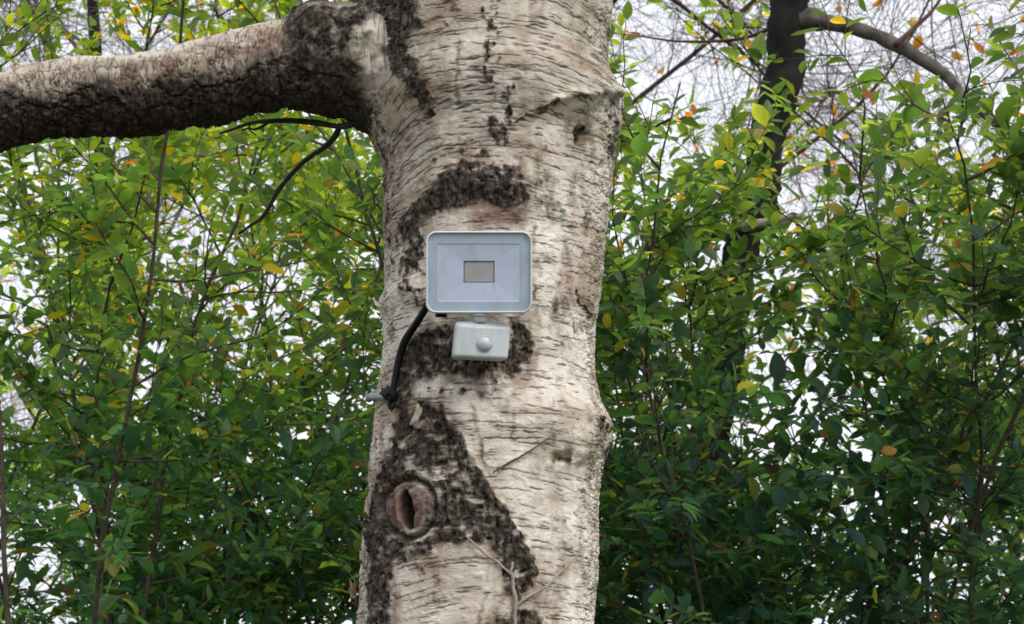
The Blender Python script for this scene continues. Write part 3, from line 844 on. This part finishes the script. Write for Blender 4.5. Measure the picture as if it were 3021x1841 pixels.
    # neck and sensor
    def cyl(cx, cz, y, rad, z0, z1, n=20, sq=1.0):
        a = np.arange(n) * 2 * math.pi / n
        return [np.stack([cx + rad * np.cos(a), y + sq * rad * np.sin(a), np.full(n, z)], -1) for z in (z0, z1)]
    nx = 3.0 * sc
    V, F = loft(cyl(nx, 0, 0.010, 18 * sc, -h / 2 - 26 * sc, -h / 2 + 2 * sc)); mk("neck", V, F, M_WHITE)
    V, F = loft(cyl(nx, 0, 0.010, 24 * sc, -h / 2 - 8 * sc, -h / 2 + 1 * sc)); mk("neck_collar", V, F, M_WHITE)
    sw, sh = 164 * sc, 112 * sc
    scx, scz = (1421 - 1413) * sc, (803 - 1003) * sc
    def srot(V, ang=math.radians(-2.2), yaw=math.radians(9), pit=math.radians(-7)):
        V = np.asarray(V, float)
        x, y, z = V.T
        y, z = y * math.cos(pit) - z * math.sin(pit), y * math.sin(pit) + z * math.cos(pit)
        x, y = x * math.cos(yaw) - y * math.sin(yaw), x * math.sin(yaw) + y * math.cos(yaw)
        x, z = x * math.cos(ang) - z * math.sin(ang), x * math.sin(ang) + z * math.cos(ang)
        return np.stack([x + scx, y + 0.004, z + scz], -1)
    # sensor box: a rounded front that leans back above a crease near the top
    NX, NZ = 33, 33
    gu = np.linspace(-1, 1, NX); gu = np.sign(gu) * (1 - (1 - np.abs(gu)) ** 1.6)
    gv = np.linspace(-1, 1, NZ); gv = np.sign(gv) * (1 - (1 - np.abs(gv)) ** 1.4)
    Ug, Vg = np.meshgrid(gu, gv)
    rc = 0.15
    cornx = 1 - rc * (1 - np.sqrt(np.clip(1 - np.clip((np.abs(Vg) - (1 - rc * sw / sh)) / (rc * sw / sh), 0, 1) ** 2, 0, 1)))
    gx = Ug * cornx * sw / 2; gz = Vg * sh / 2
    crease = 0.64 + 0.05 * Ug ** 2
    gy = -0.004 + 0.009 * np.clip((Vg - crease) / (1 - crease), 0, 1) - 0.0022 * (1 - Ug ** 2)
    edge_d = np.minimum((1 - np.abs(Ug)) * sw / 2, (Vg + 1) * sh / 2)
    gy += 0.0040 * (1 - np.sqrt(np.clip(1 - np.clip(1 - edge_d / 0.004, 0, 1) ** 2, 0, 1)))
    gx = gx + Vg * 3.5 * sc
    front_v = np.stack([gx, gy, gz], -1).reshape(-1, 3)
    idx = np.arange(NX * NZ).reshape(NZ, NX)
    q = np.stack([idx[:-1, :-1], idx[:-1, 1:], idx[1:, 1:], idx[1:, :-1]], -1).reshape(-1, 4)
    rim = np.concatenate([idx[0, :], idx[1:, -1], idx[-1, -2::-1], idx[-2:0:-1, 0]])
    bk = front_v[rim].copy(); bk[:, 1] = 0.024; bk[:, 0] *= .96; bk[:, 2] *= .94
    o_ = len(front_v); k_ = np.arange(len(rim)); kn = (k_ + 1) % len(rim)
    walls = np.stack([rim[kn], rim[k_], o_ + k_, o_ + kn], -1)
    sb = mk("sensor_body", srot(np.concatenate([front_v, bk])), [q, walls, (o_ + k_[::-1])[None]], M_SENS, None, True)
    # domed lens in a shallow ring
    lx, lz, lr = 6 * sc, -14 * sc, 23 * sc
    a = np.arange(28) * 2 * math.pi / 28
    rings = [srot(np.stack([lx + rr_ * np.cos(a), np.full(28, y), lz + rr_ * np.sin(a)], -1)) for rr_, y in
             [(lr * 1.12, -0.0056), (lr * 1.10, -0.0068), (lr * 1.02, -0.0068), (lr * 1.0, -0.0056)] ]
    V, F = loft(rings, False, False); mk("lens_ring", V, F, M_SENS, sb, True)
    rings = [srot(np.stack([lx + lr * math.cos(e) * np.cos(a), np.full(28, -0.0056 - lr * 0.75 * math.sin(e)), lz + lr * math.cos(e) * np.sin(a)], -1)) for e in np.linspace(0, 1.5, 9)]
    V, F = loft(rings, False, True); mk("lens", V, F, M_LENS, sb, True)
    # U bracket to the trunk
    by0 = trunk_pt(1413, 800)[1] - fc[1]
    for s in (-1, 1):
        x = s * (w / 2 - 0.018)
        V, F = loft([np.array([(x - .0015, y, -0.010), (x + .0015, y, -0.010), (x + .0015, y, 0.010), (x - .0015, y, 0.010)]) for y in (0.022, by0 * 0.96 + 0.005)])
        mk("bracket_arm", V, F, M_WHITE, None, False)
    q = lambda y: np.array([(-w / 2 + .016, y, -0.011), (w / 2 - .016, y, -0.011), (w / 2 - .016, y, 0.011), (-w / 2 + .016, y, 0.011)])
    V, F = loft([q(by0 - 0.002), q(by0 + 0.004)]); mk("bracket_plate", V, F, M_WHITE, None, False)
    V, F = loft([np.stack([-w * .36 + 0.007 * np.cos(a), 0.020 + 0.007 * np.sin(a), np.full(28, z)], -1) for z in (-h / 2 + 0.012, -h / 2 - 0.0035)])
    mk("cable_gland", V, F, M_BLACK, None, True)
build_floodlight()

# ------------------------------------------------------------------ cable, its tie and the grey conduit
def build_cable():
    off = 0.008
    pts = [P(1268, 880, -0.182), P(1258, 905, -0.178)] + [trunk_pt(x, y, o) for x, y, o in [(1228, 955, .016), (1196, 1005, .010), (1177, 1060, off), (1166, 1112, off), (1160, 1150, off), (1152, 1186, off), (1156, 1206, 0.006)]]
    p = smooth_path(pts, 60)
    t = thing("power_cable", tuple(p[-1]), "thick black cable running from the floodlight down the side of the trunk", "cable")
    V, F, T = tube(p, interp_path([.0044, .0044, .0047, .0050, .0047, .0043, .0044, .0041, .0036], 60), 14, rough=0.10)
    part("sheath", make_mesh("sheath", V, [F, T]), M_BLACK, t)
    # lumpy tape where cable and conduit meet
    q = smooth_path([trunk_pt(x, y, .010) for x, y in [(1128, 1163), (1143, 1160), (1160, 1166), (1158, 1182)]], 24)
    V, F, T = tube(q, interp_path([.0045, .0078, .0085, .0070, .0048], 24), 14, rough=0.35, seed=4)
    part("tape_wrap", make_mesh("tape_wrap", V, [F, T]), M_BLACK, t)
    # loose tape ends
    for k, (x0, y0, x1, y1) in enumerate([(1148, 1150, 1141, 1136), (1162, 1190, 1154, 1214), (1132, 1156, 1124, 1144)]):
        a = trunk_pt(x0, y0, .010); b = trunk_pt(x1, y1, .010)
        V, F, T = tube(smooth_path([a, (a + b) / 2 + np.array([.001, -.002, 0]), b], 7), interp_path([.0026, .0018, .0008], 7), 6)
        part("tape_end", make_mesh("tape_end", V, [F, T]), M_BLACK, t)
    z0 = trunk_pt(1110, 1165, 0)[2]
    a_, b_ = trunk_lr(np.array(z0)); cx = (a_ + b_) / 2; r = (b_ - a_) / 2 + 0.005
    pts = [trunk_pt(1150, 1168, .009), trunk_pt(1128, 1170, .010)]
    for ang, dz in ((-1.42, -.001), (-1.60, .002), (-1.76, .012), (-1.95, .020), (-2.4, .022), (-3.1, .022)):
        rr = r + 0.003 * math.exp(-((ang + 1.62) / .2) ** 2)
        pts.append(np.array([cx + rr * math.sin(ang), -rr * .95 * math.cos(ang), z0 + dz]))
    p = smooth_path(pts, 60)
    c = thing("conduit", tuple(p[0]), "grey plastic conduit end curling round the left side of the birch trunk", "conduit")
    V, F, T = tube(p, interp_path([.0042, .0048, .0048, .0048], 60), 14)
    part("pipe", make_mesh("pipe", V, [F, T]), M_GREYC, c)
build_cable()

# ------------------------------------------------------------------ leaves
def leaf_template(fold, droop, twist, wid, seed):
    g = np.random.default_rng(seed)
    ts = [0.0, 0.16, 0.38, 0.62, 0.83, 1.0]
    ws = [0, 0.62, 1.0, 0.88, 0.48, 0]
    V = []
    for i, (t, w) in enumerate(zip(ts, ws)):
        hw = wid * 0.5 * w
        zc = -droop * t * t
        tw = twist * (t - .3)
        if i in (0, 5): V.append((0, t, zc)); continue
        for sx in (-1, 0, 1):
            V.append((sx * hw * (1 + g.normal(0, .05)), t + (0.02 * abs(sx)), zc + fold * abs(sx) * hw + tw * sx * hw + g.normal(0, .008) * abs(sx)))
    V = np.array(V)
    tris, quads = [], []
    tris += [(0, 2, 1), (0, 3, 2)]
    for i in range(3):
        a = 1 + 3 * i; b = a + 3
        quads += [(a, a + 1, b + 1, b), (a + 1, a + 2, b + 2, b + 1)]
    tris += [(10, 11, 13), (11, 12, 13)]
    return V, np.array(quads), np.array(tris)
TEMPL = [leaf_template(0.35, 0.10, 0.0, 0.44, 1), leaf_template(0.55, 0.22, 0.25, 0.40, 2), leaf_template(0.20, -0.06, -0.2, 0.48, 3), leaf_template(0.75, 0.30, 0.1, 0.42, 4), leaf_template(0.45, 0.15, -0.35, 0.52, 5)]
LEAF_ME = []
for k, (V, q, t) in enumerate(TEMPL):
    me = make_mesh("leaf", V, [q, t]); me.materials.append(M_LEAF1); LEAF_ME.append(me)

def leaf_frames(pos, d, n, L):
    d = d / np.linalg.norm(d, axis=1)[:, None]
    s = np.cross(d, n); s /= np.linalg.norm(s, axis=1)[:, None] + 1e-9
    n2 = np.cross(s, d)
    return np.stack([s, d, n2], -1) * L[:, None, None], pos      # columns

def small_leaf(V):
    W_ = V[[0, 13, 5, 4, 7, 6, 9]].copy()            # base, tip, midrib, sides low and high
    W_[3] = V[[1, 4]].mean(0); W_[5] = V[[3, 6]].mean(0); W_[4] = V[[7, 10]].mean(0); W_[6] = V[[9, 12]].mean(0)
    W_[3:, 0] *= 1.08; W_[2] = V[[5, 8]].mean(0)
    return W_, np.array([(0, 2, 3), (0, 5, 2), (3, 2, 4), (5, 6, 2), (4, 2, 1), (2, 6, 1)])
SMALL = [small_leaf(V) for V, q, t in TEMPL]
def leaves_mesh(name, frames, pos, tid, tint):
    vs, ts, cs, o = [], [], [], 0
    for k, (V, t) in enumerate(SMALL):
        m = np.where(tid == k)[0]
        if not len(m): continue
        W_ = np.einsum('nij,vj->nvi', frames[m], V) + pos[m][:, None, :]
        nv = len(V)
        base = o + np.arange(len(m))[:, None, None] * nv
        ts.append((t[None] + base).reshape(-1, 3))
        vs.append(W_.reshape(-1, 3)); cs.append(np.repeat(tint[m], nv, axis=0)); o += nv * len(m)
    me = make_mesh(name, np.concatenate(vs), [np.concatenate(ts)])
    c = np.concatenate(cs); cattr(me, "tint", np.concatenate([c, np.ones((len(c), 1))], 1))
    return me
def most_visible(pos, frames, count, extra=None):
    """indices of the leaves that show largest to the camera (rough depth sort over a grid)"""
    pts = pos[:, None, :] + np.stack([frames[:, :, 1] * f + frames[:, :, 0] * g for f, g in ((.3, 0), (.5, .12), (.5, -.12), (.7, 0), (.9, 0), (.15, 0))], 1)
    x, y, dep = project(pts)
    ok = (x > 0) & (x < IW) & (y > 0) & (y < IH)
    gx = np.clip((x / 10).astype(int), 0, 303); gy = np.clip((y / 10).astype(int), 0, 184)
    zb = np.full((304, 186), 1e9)
    np.minimum.at(zb, (gx[ok], gy[ok]), dep[ok])
    vis = ok & (dep < zb[gx, gy] + 0.004)
    if extra is not None: vis &= extra(x, y)
    cam_n = np.abs(np.einsum('ni,ni->n', frames[:, :, 2], pos - CAM)) / (np.linalg.norm(pos - CAM, axis=1) * np.linalg.norm(frames[:, :, 2], axis=1))
    score = vis.sum(1) * (np.linalg.norm(frames[:, :, 1], axis=1) / dep[:, 0]) * (0.3 + cam_n)
    o = np.argsort(-score)[:count]
    return o[score[o] > 0]
def not_trunk(x, y): return ~((x > 1110) & (x < 1780)) & ~((x < 1100) & (y > 180) & (y < 380))
def leaf_objects(idx, frames, pos, tid, tint, thing_):
    loc = np.array(thing_.location)
    for i in idx:
        o = bpy.data.objects.new("leaf", LEAF_ME[tid[i]])
        C.objects.link(o)
        M = Matrix.Identity(4)
        for r in range(3):
            for c in range(3): M[r][c] = frames[i, r, c]
            M[r][3] = pos[i, r] - loc[r]
        o.parent = thing_
        o.matrix_basis = M
        o.color = (*tint[i], 1)

def grow(g, start, d, length, nseg, up=0.0, wander=0.15):
    return growN(g, np.array([start], float), np.array([d], float), np.array([length]), nseg, up, wander)[0]
def growN(g, start, d, length, nseg, up=0.0, wander=0.15):
    """many wandering shoots at once: (N, nseg + 1, 3)"""
    p = np.array(start, float); d = np.array(d, float)
    d /= np.linalg.norm(d, axis=1)[:, None] + 1e-9
    out = [p.copy()]; st = (np.asarray(length) / nseg)[:, None]
    for k in range(nseg):
        d = d + g.normal(0, wander, d.shape) + np.array([0, 0, up]); d /= np.linalg.norm(d, axis=1)[:, None]
        p = p + d * st; out.append(p.copy())
    return np.stack(out, 1)
def along(path, f):
    p, d = alongN(path[None], np.array([0]), np.array([f]))
    return p[0], d[0]
def alongN(paths, idx, f):
    n = paths.shape[1] - 1
    t = np.clip(f, 0, .9999) * n; i = t.astype(int); u = (t - i)[:, None]
    a_, b_ = paths[idx, i], paths[idx, i + 1]
    d = b_ - a_
    return a_ * (1 - u) + b_ * u, d / (np.linalg.norm(d, axis=1)[:, None] + 1e-9)
def tubeN(paths, rad, sides):
    """N thin tubes with the same radius profile: one vertex and one quad array"""
    N, n, _ = paths.shape
    tan = np.gradient(paths, axis=1); tan /= np.linalg.norm(tan, axis=2)[..., None] + 1e-9
    ref = np.where(np.abs(tan[:, :1, 2:3]) < 0.9, np.array([0, 0, 1.0]), np.array([0, 1.0, 0]))
    u = np.cross(tan, np.broadcast_to(ref, tan.shape)); u /= np.linalg.norm(u, axis=2)[..., None] + 1e-9
    v = np.cross(tan, u)
    an = np.arange(sides) * 2 * math.pi / sides
    R = np.asarray(rad)[None, :, None, None]
    V = paths[:, :, None, :] + R * (u[:, :, None, :] * np.cos(an)[:, None] + v[:, :, None, :] * np.sin(an)[:, None])
    i = np.arange(n - 1)[:, None] * sides; j = np.arange(sides)[None]; jn = (j + 1) % sides
    F = np.stack([i + j, i + jn, i + sides + jn, i + sides + j], -1).reshape(1, -1, 4) + (np.arange(N) * n * sides)[:, None, None]
    return V.reshape(-1, 3), F.reshape(-1, 4), np.zeros((0, 3), int)

# gaps in the hedge where the sky shows, in hedge space (centre, radius)
HOLES = [(P(640, 800, 1.9), 0.16), (P(850, 860, 1.9), 0.13), (P(560, 640, 1.9), 0.07), (P(1850, 760, 1.9), 0.09), (P(1960, 1050, 1.9), 0.10), (P(1900, 1250, 1.9), 0.10), (P(2110, 1330, 1.9), 0.10),
         (P(2950, 1080, 1.9), 0.11), (P(2880, 1480, 1.9), 0.10), (P(150, 1690, 1.9), 0.08), (P(60, 100, 1.9), 0.13), (P(420, 1140, 1.9), .06), (P(600, 1190, 1.9), .06), (P(60, 930, 1.9), .07), (P(2430, 480, 1.9), .07), (P(2350, 600, 1.9), .07), (P(640, 10, 1.9), .06), (P(1950, 130, 1.9), 0.26), (P(2750, 20, 1.9), 0.30), (P(2450, 0, 1.9), 0.26)]
def hole_keep(pos, g):
    keep = np.ones(len(pos), bool)
    x, y, _ = project(pos)
    for c, r in HOLES:
        v = c - CAM; L = np.linalg.norm(v); v = v / L
        q = pos - CAM; t = q @ v
        dist = np.linalg.norm(q - t[:, None] * v, axis=1) * (L / np.maximum(t, .1))
        keep &= ~((dist < r * g.uniform(0.55, 1.15, len(pos))) & (g.random(len(pos)) < 0.55))
    return keep

GREENS = np.array([(0.048, 0.098, 0.026), (0.066, 0.122, 0.028), (0.038, 0.080, 0.032), (0.092, 0.138, 0.028), (0.052, 0.092, 0.036)])
YELS = np.array([(0.34, 0.27, 0.025), (0.26, 0.25, 0.03), (0.42, 0.33, 0.05)])
BRN = np.array([(0.30, 0.10, 0.03), (0.22, 0.10, 0.05), (0.38, 0.17, 0.04)])
def tints(g, n, yellow, brown, lift=1.0):
    t = GREENS[g.integers(0, len(GREENS), n)] * g.uniform(0.75, 1.3, (n, 1)) * lift
    u = g.random(n)
    m = u < yellow; t[m] = YELS[g.integers(0, 3, m.sum())] * g.uniform(.7, 1.1, (m.sum(), 1))
    m2 = (u >= yellow) & (u < yellow + 0.07); t[m2] = t[m2] * np.array([1.9, 1.5, 1.0])
    m = u > 1 - brown; t[m] = BRN[g.integers(0, 3, m.sum())]
    return t

def shrub(seed, base, label, top, nstem, width, leafL, yellow, dens=1.0, lift=1.0, nobj=300, zmin=0.7, group="hedge shrubs", cool=1.0):
    g = np.random.default_rng(seed)
    t = thing("hedge_shrub", base, label, "shrub", group)
    base = np.array(base, float)
    stems = []
    for k in range(nstem):
        a = g.uniform(0, 2 * math.pi); r = g.uniform(0.05, 0.3)
        b0 = base + np.array([((k + g.random()) / nstem - .5) * width, g.uniform(-.28, .28), 0])
        d = np.array([g.normal(0, .05), g.normal(0, .04), 1.0])
        path = grow(g, b0, d, top * g.uniform(0.78, 1.04), 22, 0.02, 0.09)
        stems.append(path)
        V, F, T = tube(path, interp_path([g.uniform(.007, .011), .0055, .0016], 23), 7, rough=0.12)
        part("stem", make_mesh("stem", V, [F, T]), M_STEM, t)
    stems = np.array(stems)
    nb = int(40 * dens)
    si = np.repeat(np.arange(nstem), nb); f = 0.20 + 0.79 * g.random(len(si)) ** 0.80
    p, d0 = alongN(stems, si, f)
    k = p[:, 2] > zmin; p, f = p[k], f[k]
    az = g.uniform(0, 2 * math.pi, len(p)); el = g.uniform(0.0, 0.9, len(p))
    br = growN(g, p, np.stack([np.cos(az) * np.cos(el), np.sin(az) * np.cos(el), np.sin(el)], -1), g.uniform(.22, .62, len(p)) * (1.2 - 0.6 * f), 7, 0.05, 0.14)
    bi = np.repeat(np.arange(len(br)), 4)
    fp, fd = alongN(br, bi, g.uniform(.12, .9, len(bi)))
    sh = growN(g, fp, fd + g.normal(0, .75, fd.shape) + np.array([0, 0, .15]), g.uniform(.08, .22, len(bi)), 4, 0.03, 0.13)
    lp, ld, ln_ = [], [], []
    for runs, f0 in ((br, .12), (sh, .05)):
        LL = np.linalg.norm(runs[:, -1] - runs[:, 0], axis=1)
        npair = np.maximum(2, (LL / 0.024).astype(int))
        ri = np.repeat(np.arange(len(runs)), npair)
        m = np.concatenate([np.arange(q) for q in npair])
        ff = f0 + (1 - f0) * (m + g.uniform(0, .6, len(m))) / npair[ri]
        pp, dd = alongN(runs, ri, ff)
        side = np.cross(dd, np.array([0, 0, 1.0]) + g.normal(0, 1, dd.shape) * np.where(m % 2, 1.0, .35)[:, None]); side /= np.linalg.norm(side, axis=1)[:, None] + 1e-9
        for sgn in (-1, 1):
            kk = g.random(len(pp)) > .12
            q = kk.sum()
            lp.append(pp[kk]); z = np.zeros((q, 3)); z[:, 2] = g.uniform(-.35, .25, q)
            ld.append(dd[kk] * g.uniform(.2, .8, (q, 1)) + side[kk] * sgn * g.uniform(.6, 1.0, (q, 1)) + z)
        lp.append(runs[:, -1]); ld.append(runs[:, -1] - runs[:, -2])
    pos = np.concatenate(lp); d = np.concatenate(ld); nn = np.array([0, 0, 1.0]) + g.normal(0, .40, d.shape)
    L = g.uniform(leafL[0], leafL[1], len(pos)) * np.where(g.random(len(pos)) < .10, 1.45, 1.0)
    fr, _ = leaf_frames(pos, d, nn, L)
    fr[:, :, 0] *= g.uniform(.85, 1.3, (len(pos), 1))
    keep = hole_keep(pos + fr[:, :, 1] * .5, g)
    pos, fr = pos[keep], fr[keep]
    tid = g.integers(0, len(TEMPL), len(pos))
    tt = tints(g, len(pos), yellow, 0.012, lift)
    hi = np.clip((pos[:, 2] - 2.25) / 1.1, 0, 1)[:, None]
    low_shade = np.array([.66, .84, 1.75 * cool])
    tt = tt * (low_shade * (1 - hi) + hi * np.array([1.75, 1.40, 0.9]))         # shade of the hedge painted into the tint: darker, bluer low, brighter on top
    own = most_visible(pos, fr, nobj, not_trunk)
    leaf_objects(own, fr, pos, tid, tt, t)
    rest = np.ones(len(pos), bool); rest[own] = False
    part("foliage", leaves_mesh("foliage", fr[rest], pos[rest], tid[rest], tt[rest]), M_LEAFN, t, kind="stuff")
    v, f = join_tubes([tubeN(br, interp_path([.0028, .0010], 8), 5), tubeN(sh, interp_path([.0013, .0007], 5), 4)])
    part("twigs", make_mesh("twigs", v, f), M_STEM, t, kind="stuff")
    return len(pos)
n = 0
n += shrub(21, (-1.30, 1.85, 0), "hedge shrub at the left edge, above and below the limb, with many yellow leaves", 4.1, 13, 0.95, (.024, .047), .075, 0.82, 1.65)
n += shrub(22, (-0.45, 1.80, 0), "bright green hedge shrub between the left-edge shrub and the birch trunk", 4.1, 13, 0.85, (.024, .046), .055, 0.82, 1.7)
n += shrub(23, (0.42, 1.85, 0), "hedge shrub directly right of the birch trunk, with ragged gaps of sky", 3.44, 14, 0.85, (.026, .047), .04, 0.80, 1.4, cool=1.25)
n += shrub(24, (1.24, 1.80, 0), "dense dark green hedge shrub at the right edge of the picture", 3.50, 15, 0.95, (.026, .050), .035, 0.78, 1.35, cool=1.25)
n += shrub(25, (-0.95, 3.3, 0), "yellow-green shrub glimpsed behind the hedge left of the birch", 3.7, 10, 2.0, (.034, .052), .12, 0.6, 2.4, 120, 1.9, "shrubs behind the hedge")
n += shrub(26, (1.2, 3.4, 0), "shrub glimpsed behind the hedge right of the birch", 3.3, 9, 2.2, (.034, .052), .09, 0.55, 1.9, 80, 1.9, "shrubs behind the hedge")
print("hedge leaves", n)

# ------------------------------------------------------------------ grey-barked tree behind the hedge, upper right
def grey_tree():
    b = P(2100, 1500, 2.35); b[2] = 0
    t = thing("grey_tree", tuple(b), "smooth grey-barked tree rising behind the hedge at upper right, one bent limb to the right", "tree")
    path = np.concatenate([[b + [-.1, 0, -.05], b + [-.06, 0, 0.9]], [P(x, y, 2.35) for x, y in [(2090, 1500), (2120, 1150), (2165, 900), (2185, 740), (2245, 570), (2262, 410), (2312, 230), (2325, 60), (2335, -80), (2340, -400), (2330, -900), (2320, -1500)]]])
    p = smooth_path(path, 90)
    V, F, T = tube(p, interp_path([.060, .050, .046, .044, .042, .041, .046, .043, .050, .047, .056, .050, .040, .022], 90), 26, rough=0.30)
    part("trunk", make_mesh("trunk", V, [F, T]), M_BACKLITBARK, t)
    V, F, T = tube(px_path([(2345, 60), (2395, 62), (2450, 68), (2520, 84), (2600, 112), (2660, 140), (2740, 185), (2805, 240), (2850, 300), (2920, 350), (2990, 400), (3080, 470)], [2.35, 2.2, 2.1], 50),
                   interp_path([.036, .026, .019, .020, .017, .019, .016, .014, .010, .011, .009, .008], 50), 14, rough=0.35)
    part("limb", make_mesh("limb", V, [F, T]), M_PALELIMB, t)
    V, F, T = tube(px_path([(2640, 135), (2700, 80), (2760, 20), (2800, -60)], [2.15, 2.2], 16), interp_path([.008, .005, .003], 16), 7)
    part("branch", make_mesh("branch", V, [F, T]), M_RTWIG, t)
    V, F, T = tube(px_path([(2180, 665), (2250, 660), (2310, 648), (2370, 640)], [2.3, 2.2], 14), interp_path([.014, .011, .010], 14), 9, rough=.1)
    part("branch", make_mesh("branch", V, [F, T]), M_VINE, t)
    V, F, T = tube(px_path([(2310, 50), (2260, 90), (2160, 118), (2000, 122), (1880, 105), (1760, 95)], [2.35, 2.6], 24), interp_path([.007, .005, .003, .002], 24), 7)
    part("branch", make_mesh("branch", V, [F, T]), M_RTWIG, t)
    V, F, T = tube(px_path([(2200, 720), (2120, 690), (2050, 700), (1980, 640), (1930, 700), (1880, 780), (1820, 900), (1740, 1040), (1640, 1180)], [2.35, 2.6], 30), interp_path([.016, .014, .013, .013, .014, .014], 30), 9, rough=.1)
    part("branch", make_mesh("branch", V, [F, T]), M_TWIG, t)
grey_tree()

# ------------------------------------------------------------------ nearly bare autumn trees beyond the hedge
def bare_tree(seed, base, H, label, mat, nl, leaf_cols, crown=1.0, nleaf=60, starts=(), zlo=.3):
    g = np.random.default_rng(seed)
    t = thing("bare_tree", base, label, "tree", "bare trees beyond the hedge")
    base = np.array(base, float)
    trunk = grow(g, base, (g.normal(0, .04), 0, 1), H, 16, 0.02, 0.03)
    V, F, T = tube(trunk, interp_path([H * .008, H * .006, H * .002], 17), 12, rough=.08)
    part("trunk", make_mesh("trunk", V, [F, T]), M_BACKLITBARK, t)
    tw = []; ends = []
    limbs = []
    for k in range(nl):
        f = zlo + (0.96 - zlo) * (k + g.random()) / nl
        p, _ = along(trunk, f)
        az = g.uniform(0, 2 * math.pi); el = g.uniform(.25, .9)
        limbs.append((grow(g, p, (math.cos(az) * math.cos(el), math.sin(az) * math.cos(el) * .7, math.sin(el)), H * .33 * crown * (1.2 - .7 * f), 12, 0.0, .10), .016 * (1.2 - .8 * f)))
    for pts, Ys, r in starts:
        limbs.append((px_path(pts, Ys, 14), r))
    for path, r in limbs:
        V, F, T = tube(path, interp_path([r, r * .6, r * .25], len(path)), 8)
        part("limb", make_mesh("limb", V, [F, T]), mat, t)
        LL = np.linalg.norm(path[-1] - path[0])
        nb = int(15 * max(LL, .6)); zi = np.zeros(nb, int)
        p, d = alongN(path[None], zi, g.uniform(.1, .99, nb))
        br = growN(g, p, d * .8 + g.normal(0, .6, d.shape), g.uniform(.3, .75, nb) * crown, 8, -0.03, .12)
        i2 = np.repeat(np.arange(nb), 10)
        p, d = alongN(br, i2, g.uniform(.1, 1, len(i2)))
        b2 = growN(g, p, d * .9 + g.normal(0, .65, d.shape) + np.array([0, 0, -.15]), g.uniform(.12, .38, len(i2)), 5, -0.06, .14)
        i3 = np.repeat(np.arange(len(b2)), 3)
        p, d = alongN(b2, i3, g.uniform(.2, .95, len(i3)))
        b3 = growN(g, p, d + g.normal(0, .7, d.shape), g.uniform(.05, .15, len(i3)), 3, -.05, .1)
        tw += [tubeN(br, interp_path([.0030, .0011], 9), 5), tubeN(b2, interp_path([.0013, .0008], 6), 3), tubeN(b3, interp_path([.0009, .0006], 4), 3)]
        ends.append(b2[:, -1])
    v, f = join_tubes(tw); part("twigs", make_mesh("twigs", v, f), mat, t, kind="stuff")
    ends = np.concatenate(ends)
    e = ends[g.permutation(len(ends))[:nleaf * 6]]
    n_ = len(e)
    d = np.stack([g.normal(0, .5, n_), g.normal(0, .5, n_), g.uniform(-1.2, -.2, n_)], -1)
    fr, _ = leaf_frames(e, d, g.normal(0, 1, (n_, 3)) + np.array([0, -.6, .3]), g.uniform(.045, .07, n_))
    fr[:, :, 0] *= 1.35
    tid = g.integers(0, len(TEMPL), n_); tt = leaf_cols[g.integers(0, len(leaf_cols), n_)] * g.uniform(.7, 1.1, (n_, 1))
    own = most_visible(e, fr, nleaf, not_trunk)
    leaf_objects(own, fr, e, tid, tt, t)
    rest = np.ones(n_, bool); rest[own] = False
    part("foliage", leaves_mesh("foliage", fr[rest], e[rest], tid[rest], tt[rest]), M_LEAFN, t, kind="stuff")
ORANGE = np.array([(0.55, 0.22, 0.03), (0.62, 0.32, 0.04), (0.48, 0.24, 0.08)])
YELLOW = np.array([(0.58, 0.40, 0.05), (0.50, 0.36, 0.06), (0.55, 0.28, 0.05)])
bare_tree(31, (-0.05, 4.6, 0), 7.2, "reddish-twigged bare tree beyond the hedge just right of the birch, holding a few orange leaves", M_RTWIG, 15, ORANGE, 1.0, 50,
          starts=[([(1900, -60), (1990, 0), (2100, 90), (2200, 165), (2330, 240)], [4.2, 4.6], .011), ([(2060, -60), (2150, 30), (2230, 110), (2340, 210)], [4.2, 4.6], .008)], zlo=.4)
bare_tree(32, (2.7, 5.6, 0), 7.6, "purplish bare tree beyond the hedge at the far upper right, with a few yellow leaves", M_RTWIG, 18, YELLOW, 1.1, 50, zlo=.35)
bare_tree(33, (-1.35, 5.6, 0), 6.6, "grey leafless tree seen through the gap in the hedge left of the birch", M_GTWIG, 15, YELLOW, 1.0, 12, zlo=.3)
